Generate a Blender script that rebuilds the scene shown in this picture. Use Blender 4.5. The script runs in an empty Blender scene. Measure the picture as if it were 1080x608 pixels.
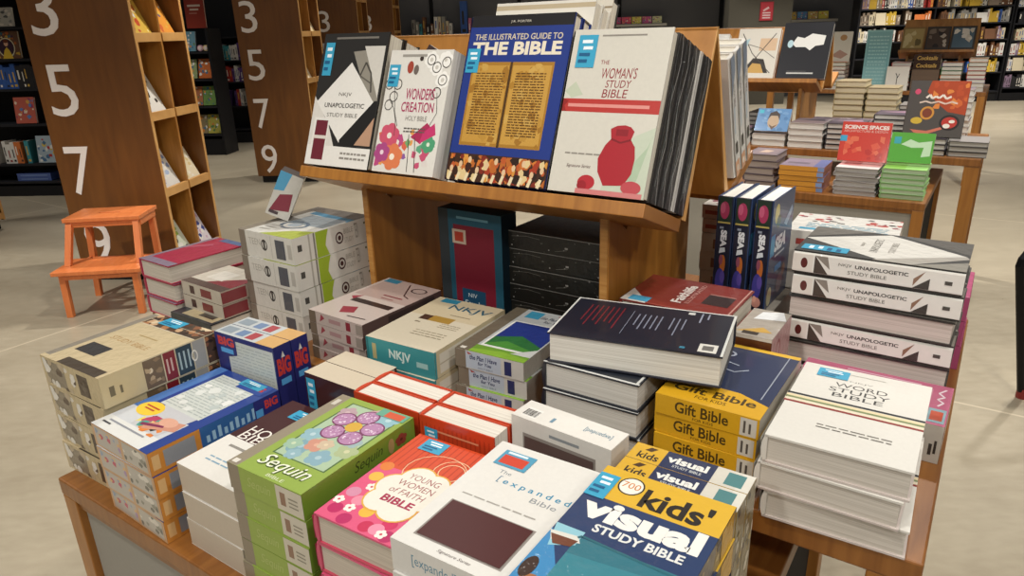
import bpy, math, random
from mathutils import Matrix, Vector
SC = bpy.context.scene
COL = SC.collection
RND = random.Random(7)
RAD = math.radians

# ------------------------------------------------------------------ materials
def lin(h):
    h = h.lstrip('#')
    o = []
    for i in (0, 2, 4):
        c = int(h[i:i+2], 16) / 255
        o.append(c / 12.92 if c <= .04045 else ((c + .055) / 1.055) ** 2.4)
    return (o[0], o[1], o[2], 1)
MATS = {}
def node_mat(key):
    m = bpy.data.materials.new(key)
    m.use_nodes = True
    nt = m.node_tree
    return m, nt, nt.nodes['Principled BSDF']
FIN = dict(paper=(.62, 0, 0), card=(.5, .05, .002), gloss=(.38, .4, .006), wrap=(.42, .7, .035),
           matte=(.85, 0, 0), metal=(.35, 0, 0), leather=(.5, .1, .02), crinkle=(.42, .5, .06))
def mat(col, fin='card'):
    key = 'surface_' + fin + '_' + col.lstrip('#')
    if key in MATS: return MATS[key]
    m, nt, b = node_mat(key)
    r, coat, bump = FIN[fin]
    N, L = nt.nodes, nt.links
    tc = N.new('ShaderNodeTexCoord')
    nz = N.new('ShaderNodeTexNoise'); nz.inputs['Scale'].default_value = 60 if fin in ('wrap', 'crinkle') else 180
    nz.inputs['Detail'].default_value = 4
    L.new(tc.outputs['Object'], nz.inputs['Vector'])
    mix = N.new('ShaderNodeMix'); mix.data_type = 'RGBA'; mix.blend_type = 'MULTIPLY'
    mix.inputs['Factor'].default_value = .10
    mix.inputs['A'].default_value = lin(col)
    L.new(nz.outputs['Fac'], mix.inputs['B'])
    L.new(mix.outputs['Result'], b.inputs['Base Color'])
    b.inputs['Roughness'].default_value = r
    b.inputs['Coat Weight'].default_value = coat; b.inputs['Specular IOR Level'].default_value = .3
    b.inputs['Coat Roughness'].default_value = .09 if fin != 'crinkle' else .06
    if fin == 'metal': b.inputs['Metallic'].default_value = .6
    if bump:
        bp = N.new('ShaderNodeBump'); bp.inputs['Strength'].default_value = min(1, bump * 8)
        bp.inputs['Distance'].default_value = bump * .25
        L.new(nz.outputs['Fac'], bp.inputs['Height'])
        L.new(bp.outputs['Normal'], b.inputs['Coat Normal' if fin != 'leather' else 'Normal'])
    MATS[key] = m
    return m
def pages(col='#d9d2c2'):
    key = 'page_edges_' + col.lstrip('#')
    if key in MATS: return MATS[key]
    m, nt, b = node_mat(key)
    N, L = nt.nodes, nt.links
    tc = N.new('ShaderNodeTexCoord')
    mp = N.new('ShaderNodeMapping'); mp.inputs['Scale'].default_value = (3, 3, 900)
    nz = N.new('ShaderNodeTexNoise'); nz.inputs['Scale'].default_value = 1.0; nz.inputs['Detail'].default_value = 3
    L.new(tc.outputs['Object'], mp.inputs['Vector']); L.new(mp.outputs['Vector'], nz.inputs['Vector'])
    rp = N.new('ShaderNodeValToRGB')
    c = lin(col)
    rp.color_ramp.elements[0].position = .3; rp.color_ramp.elements[0].color = (c[0]*.74, c[1]*.72, c[2]*.69, 1)
    rp.color_ramp.elements[1].position = .62; rp.color_ramp.elements[1].color = c
    L.new(nz.outputs['Fac'], rp.inputs['Fac']); L.new(rp.outputs['Color'], b.inputs['Base Color'])
    b.inputs['Roughness'].default_value = .75
    MATS[key] = m
    return m
def wood(c0, c1, key, scale=(2, 2, 30), rough=.45):
    if key in MATS: return MATS[key]
    m, nt, b = node_mat(key)
    N, L = nt.nodes, nt.links
    tc = N.new('ShaderNodeTexCoord')
    mp = N.new('ShaderNodeMapping'); mp.inputs['Scale'].default_value = scale
    nz = N.new('ShaderNodeTexNoise'); nz.inputs['Scale'].default_value = 2.2; nz.inputs['Detail'].default_value = 6
    nz.inputs['Distortion'].default_value = .6
    L.new(tc.outputs['Object'], mp.inputs['Vector']); L.new(mp.outputs['Vector'], nz.inputs['Vector'])
    rp = N.new('ShaderNodeValToRGB')
    rp.color_ramp.elements[0].position = .3; rp.color_ramp.elements[0].color = lin(c0)
    rp.color_ramp.elements[1].position = .72; rp.color_ramp.elements[1].color = lin(c1)
    L.new(nz.outputs['Fac'], rp.inputs['Fac']); L.new(rp.outputs['Color'], b.inputs['Base Color'])
    b.inputs['Roughness'].default_value = rough
    b.inputs['Coat Weight'].default_value = .25; b.inputs['Coat Roughness'].default_value = .25
    MATS[key] = m
    return m
WOOD = wood('#8f5a20', '#ad742f', 'honey_oak_veneer', (24, 2.2, 2.2))
WOODV = wood('#8f5a20', '#ad742f', 'honey_oak_veneer_upright', (14, 14, 1.4))
WOODE = wood('#a86e2e', '#c4904c', 'raw_ply_edge', (3, 3, 60), .55)
PANELW = wood('#643a0e', '#774816', 'dark_oak_panel', (9, 9, 1.1), .5)
BAYW = wood('#97611f', '#b67d36', 'bay_oak_veneer', (12, 12, 1.3), .5)
EDGEW = wood('#c08c4c', '#d8a664', 'pale_oak_edge', (3, 3, 3), .5)
TABLEW = wood('#78481a', '#94602a', 'table_oak', (26, 2.2, 2.2), .42)

# ------------------------------------------------------------------ mesh builder
TXT = {}
def text_mesh(s, bold=0.0, shear=0.0):
    key = (s, bold, shear)
    if key in TXT: return TXT[key]
    cu = bpy.data.curves.new('glyphs', 'FONT')
    cu.body = s; cu.offset = bold; cu.shear = shear; cu.resolution_u = 3
    o = bpy.data.objects.new('glyphs', cu); COL.objects.link(o)
    bpy.context.view_layer.update()
    me = bpy.data.meshes.new_from_object(o.evaluated_get(bpy.context.evaluated_depsgraph_get()))
    vs = [(v.co.x, v.co.y) for v in me.vertices]
    fs = [tuple(p.vertices) for p in me.polygons]
    bpy.data.objects.remove(o); bpy.data.curves.remove(cu); bpy.data.meshes.remove(me)
    x0 = min(v[0] for v in vs); x1 = max(v[0] for v in vs); y0 = min(v[1] for v in vs); y1 = max(v[1] for v in vs)
    vs = [((x - x0) / (x1 - x0), (y - y0) / (y1 - y0)) for x, y in vs]
    TXT[key] = (vs, fs)
    return TXT[key]
class M:
    def __init__(s): s.v = []; s.f = []; s.fm = []; s.m = []
    def mi(s, m):
        if isinstance(m, str): m = mat(m)
        if m not in s.m: s.m.append(m)
        return s.m.index(m)
    def face(s, pts, m):
        n = len(s.v); s.v += [tuple(p) for p in pts]; s.f.append(tuple(range(n, n + len(pts)))); s.fm.append(s.mi(m))
    def raw(s, pts, faces, m):
        n = len(s.v); s.v += [tuple(p) for p in pts]; k = s.mi(m)
        for f in faces: s.f.append(tuple(n + i for i in f)); s.fm.append(k)
    def box(s, x0, y0, z0, x1, y1, z1, m):
        p = [(x0,y0,z0),(x1,y0,z0),(x1,y1,z0),(x0,y1,z0),(x0,y0,z1),(x1,y0,z1),(x1,y1,z1),(x0,y1,z1)]
        s.raw(p, [(0,3,2,1),(4,5,6,7),(0,1,5,4),(1,2,6,5),(2,3,7,6),(3,0,4,7)], m)
    def hexa(s, bot, top, m):
        s.raw(list(bot) + list(top), [(0,3,2,1),(4,5,6,7),(0,1,5,4),(1,2,6,5),(2,3,7,6),(3,0,4,7)], m)
    def prism(s, pts, ax, a, b, m):
        """polygon in the two other axes, extruded along axis ax from a to b"""
        def P(p, t):
            q = [p[0], p[1]]; q.insert(ax, t); return tuple(q)
        n = len(pts)
        fs = [tuple(range(n - 1, -1, -1)), tuple(range(n, 2 * n))] + [(i, (i+1) % n, n + (i+1) % n, n + i) for i in range(n)]
        s.raw([P(p, a) for p in pts] + [P(p, b) for p in pts], fs, m)
    def tube(s, path, r, m, n=10):
        rings = []
        for i, p in enumerate(path):
            p = Vector(p); a = Vector(path[max(i-1, 0)]); b = Vector(path[min(i+1, len(path)-1)])
            d = (b - a).normalized(); u = d.orthogonal() if not rings else None
            if rings: u = lastu - d * lastu.dot(d)
            u.normalize(); w = d.cross(u); lastu = u
            rings.append([tuple(p + r * (math.cos(2*math.pi*k/n) * u + math.sin(2*math.pi*k/n) * w)) for k in range(n)])
        fs = []
        for i in range(len(path) - 1):
            for k in range(n): fs.append((i*n + k, i*n + (k+1) % n, (i+1)*n + (k+1) % n, (i+1)*n + k))
        fs.append(tuple(range(n - 1, -1, -1))); e = (len(path) - 1) * n; fs.append(tuple(range(e, e + n)))
        s.raw([v for r_ in rings for v in r_], fs, m)
    def draw(s, fr, ops, fin='card'):
        """print artwork on a face: fr = origin, xdir, ydir, width, height"""
        O, X, Y, w, h = fr
        O, X, Y = Vector(O), Vector(X), Vector(Y); Nn = X.cross(Y)
        k = 0; st = min(.0001, .0005 / max(1, len(ops)))
        def P(x, y): return tuple(O + X * (x * w) + Y * (y * h) + Nn * (.0002 + st * k))
        for op in ops:
            t = op[0]
            if t == 'r':
                _, x0, y0, x1, y1, c = op
                s.face([P(x0,y0),P(x1,y0),P(x1,y1),P(x0,y1)], mat(c, fin) if isinstance(c, str) else c)
            elif t == 'p':
                pts = op[1]
                ar = sum(pts[i][0]*pts[(i+1) % len(pts)][1] - pts[(i+1) % len(pts)][0]*pts[i][1] for i in range(len(pts)))
                if ar < 0: pts = pts[::-1]
                s.face([P(*q) for q in pts], mat(op[2], fin))
            elif t == 'e':
                _, cx, cy, rx, ry, c = op[:6]
                n = 20
                s.face([P(cx + rx*math.cos(2*math.pi*i/n), cy + ry*math.sin(2*math.pi*i/n)) for i in range(n)], mat(c, fin))
            elif t == 'o':                                # ring
                _, cx, cy, rx, ry, q, c = op
                n = 20
                for i in range(n):
                    a, b = 2*math.pi*i/n, 2*math.pi*(i+1)/n
                    s.face([P(cx+rx*q*math.cos(a), cy+ry*q*math.sin(a)), P(cx+rx*math.cos(a), cy+ry*math.sin(a)),
                            P(cx+rx*math.cos(b), cy+ry*math.sin(b)), P(cx+rx*q*math.cos(b), cy+ry*q*math.sin(b))], mat(c, fin))
            elif t == 'l':                                # line strip
                _, pts, wd, c = op
                for a, b in zip(pts[:-1], pts[1:]):
                    dx, dy = (b[0]-a[0]) * w, (b[1]-a[1]) * h; L = math.hypot(dx, dy) or 1
                    ox, oy = -dy / L * wd / 2 / w, dx / L * wd / 2 / h
                    s.face([P(a[0]-ox,a[1]-oy),P(b[0]-ox,b[1]-oy),P(b[0]+ox,b[1]+oy),P(a[0]+ox,a[1]+oy)], mat(c, fin))
            elif t == 't':
                _, txt, x0, y0, x1, y1, c = op[:7]
                o = op[7] if len(op) > 7 else {}
                vs, fs = text_mesh(txt, o.get('b', 0), o.get('s', 0))
                r = o.get('r', 0)
                if r == 90: vs = [(1 - b, a) for a, b in vs]
                elif r == 180: vs = [(1 - a, 1 - b) for a, b in vs]
                elif r == 270: vs = [(b, 1 - a) for a, b in vs]
                s.raw([P(x0 + a*(x1-x0), y0 + b*(y1-y0)) for a, b in vs], fs, mat(c, fin))
            k += 1
    def mesh(s, name):
        me = bpy.data.meshes.new(name)
        me.from_pydata(s.v, [], s.f)
        for m in s.m: me.materials.append(m)
        me.polygons.foreach_set('material_index', s.fm)
        me.update()
        return me
    def obj(s, name, parent=None, bevel=0):
        o = bpy.data.objects.new(name, s.mesh(name)); COL.objects.link(o)
        if parent: o.parent = parent
        if bevel:
            b = o.modifiers.new('edge', 'BEVEL'); b.width = bevel; b.segments = 2; b.limit_method = 'ANGLE'; b.angle_limit = RAD(50)
        return o
def tag(o, label, cat, group=None):
    o['label'] = label; o['category'] = cat
    if group: o['group'] = group
    return o
def struct(o): o['kind'] = 'structure'; return o
def empty(name, mtx):
    o = bpy.data.objects.new(name, None); o.empty_display_size = .05; COL.objects.link(o); o.matrix_world = mtx
    return o

# ------------------------------------------------------------------ frames
TH, PH, HC = RAD(34.5), RAD(4.6), 1.38
def F(u, v, z, rot=0, th=TH):
    """frame at (u, v, z): u runs along the tables, v away from the viewer; rot turns about the vertical"""
    x = u * math.cos(th) + v * math.sin(th); y = -u * math.sin(th) + v * math.cos(th)
    return Matrix.Translation((x, y, z)) @ Matrix.Rotation(RAD(rot) - th, 4, 'Z')
def FR(u, v, z, rot=0): return F(u, v, z, rot, PH)
def axes(X, Y, Z):
    m = Matrix.Identity(4)
    for i, a in enumerate((X, Y, Z)):
        for j in range(3): m[j][i] = a[j]
    return m
LYING = Matrix.Identity(4)
UP_FRONT = axes((1,0,0), (0,0,1), (0,-1,0))          # standing, front cover towards the viewer
UP_SPINE = axes((0,1,0), (0,0,1), (1,0,0))           # standing, spine towards the viewer
UP_BACK = axes((-1,0,0), (0,0,1), (0,1,0))

# ------------------------------------------------------------------ books and boxes
def faces_of(W, H, T):
    return dict(front=((0,0,T),(1,0,0),(0,1,0),W,H), back=((W,0,0),(-1,0,0),(0,1,0),W,H),
                spine=((0,H,0),(0,-1,0),(0,0,1),H,T), fore=((W,0,0),(0,1,0),(0,0,1),H,T),
                foot=((0,0,0),(1,0,0),(0,0,1),W,T), head=((W,H,0),(-1,0,0),(0,0,1),W,T))
class Proto: pass
def carton(W, H, T, col, art={}, fin='gloss', extra=[]):
    p = Proto(); p.dim = (W, H, T); g = M()
    g.box(0, 0, 0, W, H, T, mat(col, fin))
    fo = faces_of(W, H, T)
    for k, ops in art.items(): g.draw(fo[k], ops, fin)
    p.parts = [('carton', g.mesh('carton'), .0012, None)] + parts_of(extra, fo)
    return p
def parts_of(extra, fo):
    r = []
    for nm, face, ops, lab in extra:
        g = M(); O, X, Y, w, h = fo[face]
        O = Vector(O) + Vector(X).cross(Vector(Y)) * .0009
        g.draw((O, X, Y, w, h), ops, 'gloss'); r.append((nm, g.mesh(nm), 0, lab))
    return r
def hardback(W, H, T, col, art={}, fin='gloss', page='#d9d2c2', extra=[], ov=.003, bd=.0028, round_spine=True, shells={}):
    p = Proto(); p.dim = (W, H, T); g = M(); c = mat(col, fin)
    cb = mat(shells.get('back', col), fin); csp = mat(shells.get('spine', col), fin)
    g.box(0, 0, 0, W, H, bd, cb); g.box(0, 0, T - bd, W, H, T, c)
    if round_spine:
        pts = []
        for i in range(7):
            a = math.pi * i / 6
            pts.append((bd - .006 * math.sin(a), T/2 - (T/2 - .0002) * math.cos(a)))
        pts = pts[::-1] + [(bd + .001, .0002), (bd + .001, T - .0002)]
        g.prism([(x, z) for x, z in pts], 1, 0, H, csp)
    else:
        g.box(0, 0, bd, bd, H, T - bd, csp)
    fo = faces_of(W, H, T)
    if round_spine:
        o = fo['spine']; fo['spine'] = ((-.0040, H, .12*T), o[1], o[2], H, T*.76)
    for k, ops in art.items(): g.draw(fo[k], ops, fin)
    q = M(); q.box(bd + .001, ov, bd, W - ov, H - ov, T - bd, pages(page))
    p.parts = [('cover', g.mesh('cover'), .0006, None), ('page_block', q.mesh('page_block'), 0, None)] + parts_of(extra, fo)
    return p
def softback(W, H, T, col, art={}, fin='gloss', page='#d9d2c2', extra=[], shells={}):
    return hardback(W, H, T, col, art, fin, page, extra, .0004, .0007, False, shells)
def place(p, name, label, cat, group, mtx):
    if len(p.parts) == 1:
        nm, me, bv, lab = p.parts[0]
        o = bpy.data.objects.new(name, me); COL.objects.link(o); o.matrix_world = mtx
        if bv: bevel(o, bv)
        return tag(o, label, cat, group)
    r = empty(name, mtx); tag(r, label, cat, group)
    for nm, me, bv, lab in p.parts:
        o = bpy.data.objects.new(nm, me); COL.objects.link(o); o.parent = r
        if bv: bevel(o, bv)
        if lab: o['label'] = lab
    return r
def bevel(o, w):
    b = o.modifiers.new('edge', 'BEVEL'); b.width = w; b.segments = 2; b.limit_method = 'ANGLE'; b.angle_limit = RAD(60)
ORD = ['topmost', 'second down', 'third down', 'fourth down', 'fifth down', 'sixth down', 'seventh down', 'eighth down', 'ninth down']
def pile(u, v, z, protos, name, cat, desc, where, group, rot=0, jit=1.2, turn=0, jxy=.003, topdesc=None, frame=F, flip=()):
    """a pile of lying books, listed from the bottom; (u, v) is the centre; returns the height of its top"""
    n = len(protos)
    for i, p in enumerate(protos):
        W, H, T = p.dim
        top = i == n - 1
        j = 0 if top else 1
        m = frame(u + j*RND.uniform(-jxy, jxy), v + j*RND.uniform(-jxy, jxy), z, rot + j*RND.uniform(-jit, jit) + turn)
        m = m @ Matrix.Translation((-W/2, -H/2, 0))
        if i in flip: m = frame(u, v, z, rot + turn) @ Matrix.Translation((W/2, H/2, 0)) @ Matrix.Rotation(math.pi, 4, 'Z')
        o = ORD[n - 1 - i] if i else ('bottom one' if n > 1 else 'single one')
        d = (topdesc if (top and topdesc) else desc)
        lab = f'{d}, {o} {where}' if n > 1 else f'{d} {where}'
        place(p, name, lab, cat, group if n > 1 else None, m)
        z += T + .0011
    return z
BLUE = '#3a9fc2'
def sticker(x0, y0, x1, y1, red=False, c=BLUE):
    w, h = x1 - x0, y1 - y0
    ops = [('r', x0, y0, x1, y1, c)]
    for k, (a, b) in enumerate(((.2, .75), (.3, .8), (.12, .7), (.12, .6))):
        y = y1 - h * (.2 + .2 * k); ops.append(('r', x0 + w*a, y - h*.05, x0 + w*b, y + h*.05, '#e8f2f5' if k < 2 else '#1c5b85'))
    if red: ops.append(('r', x0 + w*.15, y0 + h*.12, x1 - w*.1, y1 - h*.3, '#d2462f'))
    return ('price_sticker', 'front', ops, 'blue price sticker')
def lines(x0, y0, x1, y1, n, c, seed=1, th=.45):
    r = random.Random(seed); o = []; s = (y1 - y0) / n
    for i in range(n):
        a = x0; y = y1 - s * (i + .5)
        while a < x1 - .01:
            w = (x1 - x0) * r.uniform(.08, .2); o.append(('r', a, y - s*th/2, min(a + w, x1), y + s*th/2, c)); a += w + (x1 - x0) * .03
    return o
def blobs(x0, y0, x1, y1, n, cols, smin, smax, seed, asp=1.0):
    r = random.Random(seed); o = []
    for i in range(n):
        cx, cy = r.uniform(x0, x1), r.uniform(y0, y1); q = r.uniform(smin, smax); k = r.randint(4, 7); a0 = r.uniform(0, 6)
        pts = [(min(max(cx + q*r.uniform(.5, 1)*math.cos(a0 + 6.283*i2/k), x0), x1), min(max(cy + asp*q*r.uniform(.5, 1)*math.sin(a0 + 6.283*i2/k), y0), y1)) for i2 in range(k)]
        o.append(('p', pts, r.choice(cols)))
    return o
def flower(cx, cy, r, asp, col, centre, n=5, pr=.5, a0=.3):
    o = []
    for i in range(n):
        a = a0 + 2*math.pi*i/n
        o.append(('e', cx + r*.6*math.cos(a), cy + r*.6*asp*math.sin(a), r*pr, r*pr*asp, col))
    o.append(('e', cx, cy, r*.26, r*.26*asp, centre))
    return o
def barcode(x0, y0, x1, y1, seed=3):
    r = random.Random(seed); o = [('r', x0, y0, x1, y1, '#e9e6df')]; x = x0 + .06*(x1-x0)
    while x < x1 - .08*(x1-x0):
        w = (x1-x0)*r.choice((.02, .03, .05)); o.append(('r', x, y0 + .2*(y1-y0), x + w, y1 - .12*(y1-y0), '#2a2826')); x += w + (x1-x0)*r.choice((.02, .03, .04))
    return o

# ================================================================== ROOM
def floor_material():
    m, nt, b = node_mat('polished_screed_floor')
    N, L = nt.nodes, nt.links
    tc = N.new('ShaderNodeTexCoord')
    n1 = N.new('ShaderNodeTexNoise'); n1.inputs['Scale'].default_value = .9; n1.inputs['Detail'].default_value = 7; n1.inputs['Roughness'].default_value = .6
    n2 = N.new('ShaderNodeTexNoise'); n2.inputs['Scale'].default_value = 14; n2.inputs['Detail'].default_value = 5
    mp = N.new('ShaderNodeMapping'); mp.inputs['Rotation'].default_value = (0, 0, -PH); mp.inputs['Scale'].default_value = (1, 2.2, 1)
    L.new(tc.outputs['Object'], mp.inputs['Vector'])
    L.new(mp.outputs['Vector'], n1.inputs['Vector']); L.new(mp.outputs['Vector'], n2.inputs['Vector'])
    rp = N.new('ShaderNodeValToRGB'); rp.color_ramp.elements[0].position = .3; rp.color_ramp.elements[0].color = lin('#948873')
    rp.color_ramp.elements[1].position = .7; rp.color_ramp.elements[1].color = lin('#b3a892')
    mx = N.new('ShaderNodeMix'); mx.data_type = 'FLOAT'; mx.inputs['Factor'].default_value = .3
    L.new(n1.outputs['Fac'], mx.inputs['A']); L.new(n2.outputs['Fac'], mx.inputs['B'])
    L.new(mx.outputs['Result'], rp.inputs['Fac'])
    bk = N.new('ShaderNodeTexBrick'); bk.offset = 0; bk.inputs['Scale'].default_value = 1
    bk.inputs['Brick Width'].default_value = 3.1; bk.inputs['Row Height'].default_value = 3.1; bk.inputs['Mortar Size'].default_value = .006
    mp2 = N.new('ShaderNodeMapping'); mp2.inputs['Rotation'].default_value = (0, 0, TH); mp2.inputs['Location'].default_value = (.7, .2, 0)
    L.new(tc.outputs['Object'], mp2.inputs['Vector']); L.new(mp2.outputs['Vector'], bk.inputs['Vector'])
    mc = N.new('ShaderNodeMix'); mc.data_type = 'RGBA'; L.new(bk.outputs['Fac'], mc.inputs['Factor'])
    L.new(rp.outputs['Color'], mc.inputs['A']); mc.inputs['B'].default_value = lin('#c2b59d')
    L.new(mc.outputs['Result'], b.inputs['Base Color'])
    rr = N.new('ShaderNodeMapRange'); rr.inputs['To Min'].default_value = .22; rr.inputs['To Max'].default_value = .45
    L.new(n2.outputs['Fac'], rr.inputs['Value']); L.new(rr.outputs['Result'], b.inputs['Roughness'])
    b.inputs['Specular IOR Level'].default_value = .4
    return m
g = M(); g.box(-8, -3, -.1, 12, 18, 0, floor_material()); struct(g.obj('floor'))
DARKWALL = mat('#616163', 'matte'); SEAM = mat('#141416', 'matte')
g = M(); g.box(-7.9, 14.6, 0, 9.4, 14.8, 3.4, DARKWALL)
for x in (-4.2, -2.6, -.9, .2, 1.0, 2.9, 3.5): g.box(x, 14.58, 0, x + .07, 14.6, 3.4, SEAM)
o = struct(g.obj('wall_back')); o.matrix_world = Matrix.Rotation(-PH, 4, 'Z')
g = M(); g.box(-8, -3, 0, -7.9, 18, 3.4, DARKWALL); struct(g.obj('wall_left'))
g = M(); g.box(11.9, -3, 0, 12, 18, 3.4, DARKWALL); struct(g.obj('wall_right'))

# ================================================================== TABLES
LOW_Z, TALL_Z = .65, .78
def leg_box(name, parent, x, y, s, z, m):
    g = M(); g.box(x - s/2, y - s/2, 0, x + s/2, y + s/2, z, m); return g.obj(name, parent, .002)
def tall_table(u0, u1, v0, v1, label, group):
    t = empty('display_table', F(u0, v0, 0)); tag(t, label, 'table', group)
    W, D = u1 - u0, v1 - v0
    g = M(); g.box(0, 0, TALL_Z - .034, W, D, TALL_Z, TABLEW); g.obj('tabletop', t, .003)
    for x in (.03, W - .03):
        for y in (.03, D - .03): leg_box('leg', t, x, y, .056, TALL_Z - .034, WOODV)
    return t
GREYP = mat('#9c978c', 'matte')
def low_table(u0, u1, v0, v1, label, group):
    t = empty('display_table', F(u0, v0, 0)); tag(t, label, 'table', group)
    W, D = u1 - u0, v1 - v0
    g = M(); g.box(0, 0, LOW_Z - .034, W, D, LOW_Z, TABLEW); g.obj('tabletop', t, .003)
    for x in (.023, W - .023):
        for y in (.023, D - .023): leg_box('leg', t, x, y, .044, LOW_Z - .034, WOODV)
    g = M(); g.box(.046, .014, .08, W - .046, .03, LOW_Z - .05, GREYP); o = g.obj('front_panel', t); o['label'] = 'grey front panel'
    g = M(); g.box(W - .035, .046, .08, W - .02, D - .046, LOW_Z - .034, mat('#24211e', 'matte')); o = g.obj('side_panel', t); o['label'] = 'side panel coloured dark as shade'  # near-black colour stands in for the shade under the table
    g = M(); g.box(.045, .006, LOW_Z - .05, W - .045, .04, LOW_Z - .034, TABLEW); g.obj('rail', t)
    g = M(); g.box(.045, .006, .05, W - .045, .04, .08, TABLEW); g.obj('rail', t)
    return t
tall_table(-1.59, .012, .81, 1.67, 'tall oak table carrying the angled Bible display stand, nearest the viewer', 'nested oak tables')
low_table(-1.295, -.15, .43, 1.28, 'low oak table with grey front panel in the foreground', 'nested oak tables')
tall_table(-1.65, -.045, 3.74, 4.6, 'tall oak table behind the red and green books, right background', 'nested oak tables')
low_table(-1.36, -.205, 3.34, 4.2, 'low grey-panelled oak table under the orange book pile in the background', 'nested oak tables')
tall_table(-1.9, -.145, 7.15, 8.0, 'far oak table beneath the cocktail books, nearest the wall bookcase', 'nested oak tables')

# ================================================================== DISPLAY STAND
S_V, S_Z = .3673, .9301                                   # tilt of the stand's boards
def display_stand(u0, u1, vc, z0, drop, label, uprights=(-1.1, -.537)):
    """A-frame stand: two tilted boards meeting at a ridge, a ledge on each, on two uprights; z0 = ridge height"""
    t = empty('display_stand', F(0, vc, 0)); tag(t, label, 'display stand', 'tilted display stands')
    b = .018
    L = .327
    for sg, nm in ((-1, 'front'), (1, 'rear')):
        vb, zb = sg * .120, z0 - .304
        nv, nz = sg * S_Z, S_V                                # outward normal of the board
        dv, dz = -sg * S_V, S_Z
        # board behind its face
        p = [(vb, zb), (vb + dv*L, zb + dz*L), (vb + dv*L - nv*b*.2, zb + dz*L - nz*b*.2), (vb - nv*b, zb - nz*b)]
        if sg > 0: p = p[::-1]
        g = M(); g.prism(p, 0, u0, u1, BAYW); g.obj(nm + '_board', t, .001)
        g = M()
        g.prism([p[0], p[1], (p[1][0] - nv*.004, p[1][1]), (p[0][0] - nv*b, p[0][1] - nz*b)] if sg < 0 else [p[3], p[2], (p[2][0] - nv*.004, p[2][1]), (p[3][0] - nv*b, p[3][1] - nz*b)], 0, u1, u1 + .0015, EDGEW)
        g.obj('edge_strip', t)
        # ledge
        q = [(vb, zb), (vb + nv*.162, zb + nz*.162), (vb + nv*.162 - dv*.022, zb + nz*.162 - dz*.022), (vb - dv*.022, zb - dz*.022)]
        if sg < 0: q = q[::-1]
        g = M(); g.prism(q, 0, u0, u1, WOOD); g.obj(nm + '_ledge', t, .0015)
    for u in uprights:
        g = M()
        zt = z0 - .304 - .03
        g.prism([(-.19, TALL_Z), (.19, TALL_Z), (.19, zt + .052), (.12, zt), (.02, zt + .16), (-.02, zt + .16), (-.12, zt), (-.19, zt + .052)], 0, u, u + .018, WOODV)
        g.obj('upright', t, .001)
        g = M(); g.box(u + .002, -.1915, TALL_Z, u + .016, -.19, zt + .05, WOODE); g.obj('edge_strip', t)
    return t
RIDGE = 1.374
display_stand(-1.185, -.42, 1.24, RIDGE, 0, 'oak stand with tilted boards and ledges holding the four big display books')
DU, DV, DZ = -.37, 2.93, -.025
display_stand(-1.56, -.80, 4.17, RIDGE + DZ, 0, 'second oak stand behind, holding a black book and a white sketched book', (-1.42, -.90))

def ledge_m(u, off, lift=.0, du=0, dv=0, dz=0, spin=0, tilt=0):
    """canonical book frame on the front ledge; off = distance of the cover front behind the ledge's front edge"""
    base = F(u + du, .97 + dv + off * S_Z, HC - .245 + dz - off * S_V)
    m = axes((1,0,0), (0, S_V, S_Z), (0, -S_Z, S_V))
    return base @ m @ Matrix.Translation((0, lift, 0)) @ Matrix.Rotation(RAD(tilt), 4, 'X') @ Matrix.Rotation(RAD(spin), 4, 'Z')
def on_ledge(p, u, off, name, label, group=None, cat='book', lift=.0005, **k):
    W, H, T = p.dim
    return place(p, name, label, cat, group, ledge_m(u, off, lift, **k) @ Matrix.Translation((0, 0, -T)))

# ================================================================== BOOKS ON THE STAND
W1, INK, RED = '#e4e0d8', '#2b2826', '#8e1f28'
unap_front = [('r',0,0,1,1,'#262422'), ('p',[(0,0),(0,.52),(.3,.3),(.55,.0)],'#d8d3ca'), ('p',[(.5,.86),(.88,.88),(.98,.5),(.9,.42)],'#8f897d'),
  ('p',[(.66,.9),(.97,.9),(.97,.52)],'#cfcac0'), ('l',[(.62,.62),(.72,.78),(.82,.7),(.86,.56)],.004,'#4a463f'), ('l',[(.6,.7),(.86,.62)],.003,'#5c574f'),
  ('p',[(.5,.78),(.94,.48),(.5,.18),(.04,.48)],W1), ('p',[(.5,.2),(.94,.5),(.98,.5),(.98,.2),(.78,.16),(.52,.1)],'#1d1b1a'), ('p',[(.74,.17),(.98,.38),(.98,.17)],'#b58f74'),
  ('r',0,0,1,.15,W1), ('r',.06,.02,.30,.36,W1), ('r',.09,.04,.28,.34,'#6b2430'), ('r',.08,.2,.29,.225,'#d8cfc4')] + lines(.55,.05,.95,.12,2,'#8d877e',4) + \
  [('t','NKJV',.38,.52,.58,.555,'#6b665e'), ('t','UNAPOLOGETIC',.18,.44,.8,.475,'#34302c',{'b':.01}), ('t','STUDY BIBLE',.24,.37,.72,.4,'#6b665e'), ('r',.2,.955,.85,.97,'#77726a')]
unap_spine = [('r',0,0,1,1,W1), ('r',.0,0,.13,1,'#ded6cc'), ('e',.075,.5,.022,.3,'#5b2320'), ('p',[(.14,0),(.14,1),(.23,0)],'#4a3f38'), ('p',[(.14,1),(.22,1),(.24,.3)],'#8a8177'),
  ('p',[(.73,0),(.82,0),(.82,.6)],'#3a342f'), ('p',[(.73,.1),(.73,.5),(.79,.95)],'#8b6a55'),
  ('t','NKJV',.29,.56,.37,.76,'#6b665e'), ('t','UNAPOLOGETIC',.39,.56,.7,.76,INK,{'b':.02}), ('t','STUDY BIBLE',.35,.2,.58,.4,'#6b665e'), ('r',.9,.4,.94,.6,'#4c4843')]
unap = hardback(.18, .27, .042, '#26241f', {'front': unap_front, 'spine': unap_spine}, extra=[sticker(.05,.68,.19,.93)])
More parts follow.
